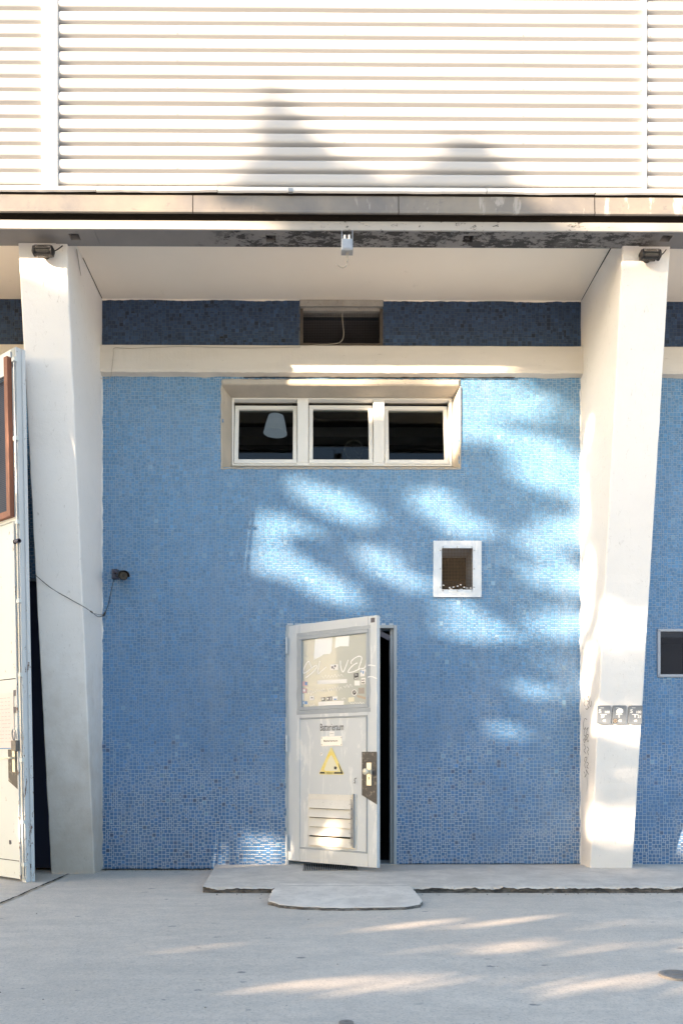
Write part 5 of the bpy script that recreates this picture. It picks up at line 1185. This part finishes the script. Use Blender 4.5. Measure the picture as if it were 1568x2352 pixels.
def leaf_ok(X, Z):
    if Z > topz(X)+0.06*noise.noise(Vector((X*6, Z*6, 0))): return False
    u, v = wall_uv(X, Z)
    if u < 588 and 1100 < v < 1450: return True
    u += 26*noise.noise(Vector((u*0.012, v*0.02, 1)))+14*noise.noise(Vector((u*0.035, v*0.06, 4))); v += 18*noise.noise(Vector((u*0.012, v*0.02, 9)))+10*noise.noise(Vector((u*0.035, v*0.06, 6)))
    for uc, vc, a_, b_, an in GAPS:
        dx, dy = u-uc, v-vc; p_ = dx*math.cos(an)+dy*math.sin(an); q_ = -dx*math.sin(an)+dy*math.cos(an)
        wob = 1+0.25*noise.noise(Vector((u*0.02, v*0.03, 7)))
        if (p_/a_)**2+(q_/b_)**2 < wob: return False
    X += 0.10*noise.noise(Vector((X*2.5, Z*5, 2)))+0.05*noise.noise(Vector((X*8, Z*14, 5))); Z += 0.09*noise.noise(Vector((X*2.2, Z*3, 8)))+0.05*noise.noise(Vector((X*7, Z*10, 3)))
    for xc, zc_, a_, b_ in EXTRA:
        if ((X-xc)/a_)**2+((Z-zc_)/b_)**2 < 1: return False
    return True
while NL < 60000:
    X = rnd.uniform(-3.2, 11.5); Z = rnd.uniform(-2.8, 5.3)
    if NL > 52000: X = rnd.uniform(-4.2, -0.6); Z = rnd.uniform(-0.4, 4.2)
    elif NL > 40000: X = rnd.uniform(2.2, 11.5); Z = rnd.uniform(-2.8, 0.3)
    elif NL > 24000: X = rnd.uniform(-1.6, 4.6); Z = rnd.uniform(-0.8, 5.3)
    if X < -1.5 and Z < -0.5: continue
    if not leaf_ok(X, Z): continue
    uu, vv = wall_uv(X, Z); kp = min([1.0]+[pr for a0, b0, a1, b1, pr in THIN if ((uu-a0)/a1)**2+((vv-b0)/b1)**2 < 1])
    for a0, b0, a1, b1, pr in XTHIN:
        if ((X-a0)/a1)**2+((Z-b0)/b1)**2 < 1: kp = min(kp, pr)
    if rnd.random() > kp: continue
    t_ = rnd.uniform(7.2, 9.0); p = Vector((X-SX*t_, -t_, Z+SZ*t_))
    if p.z < 0.25: continue
    # keep leaf tips from crossing into a gap: test size-aware
    s_ = rnd.uniform(0.05, 0.10)
    if not all(leaf_ok(X+dx, Z+dz_) for dx, dz_ in ((0.07,0),(-0.07,0),(0,0.04),(0,-0.04))) : continue
    n_ = Vector((rnd.gauss(0,1), rnd.gauss(0,1), rnd.gauss(0,1))).normalized(); n_ = (n_*0.9 - sd).normalized(); a_ = n_.orthogonal().normalized(); b_ = n_.cross(a_); an = rnd.random()*6.28
    a_, b_ = a_*math.cos(an)+b_*math.sin(an), b_*math.cos(an)-a_*math.sin(an)
    k = min(range(4), key=lambda i: abs(p.x-tx_[i])+0.8*noise.noise(p*0.7))
    crowns[k].add([p-a_*s_, p-b_*s_*0.55+a_*s_*0.1, p+a_*s_*1.1, p+b_*s_*0.55+a_*s_*0.1], [(0,1,2,3)]); NL += 1
names = ['leafy street tree standing farthest left behind the viewer', 'leafy street tree second from the left behind the viewer', 'leafy street tree third from the left behind the viewer', 'leafy street tree nearest to the viewer, out of the picture']
for k in range(4):
    bx = tx_[k]; by = -8.1; r_ = empty('tree', (bx, by, 0), names[k], 'tree', 'street trees behind the viewer')
    m = MB(); m.tube([(bx, by, -0.05), (bx+0.05, by, 1.2), (bx-0.04, by, 2.6), (bx, by, 4.6)], [0.16, 0.12, 0.10, 0.04], 12)
    for j in range(9):
        a_ = j*2.4; z = 1.6+0.33*j; L = 1.3-0.07*j; m.tube(smooth_pts([(bx, by, z), (bx+math.cos(a_)*L*0.5, by+math.sin(a_)*0.4*L, z+0.35), (bx+math.cos(a_)*L, by+math.sin(a_)*0.6*L, z+0.9)], 3), 0.02, 6)
    m.build('trunk', M_TRUNK, r_); crowns[k].build('crown', M_CROWN, r_)
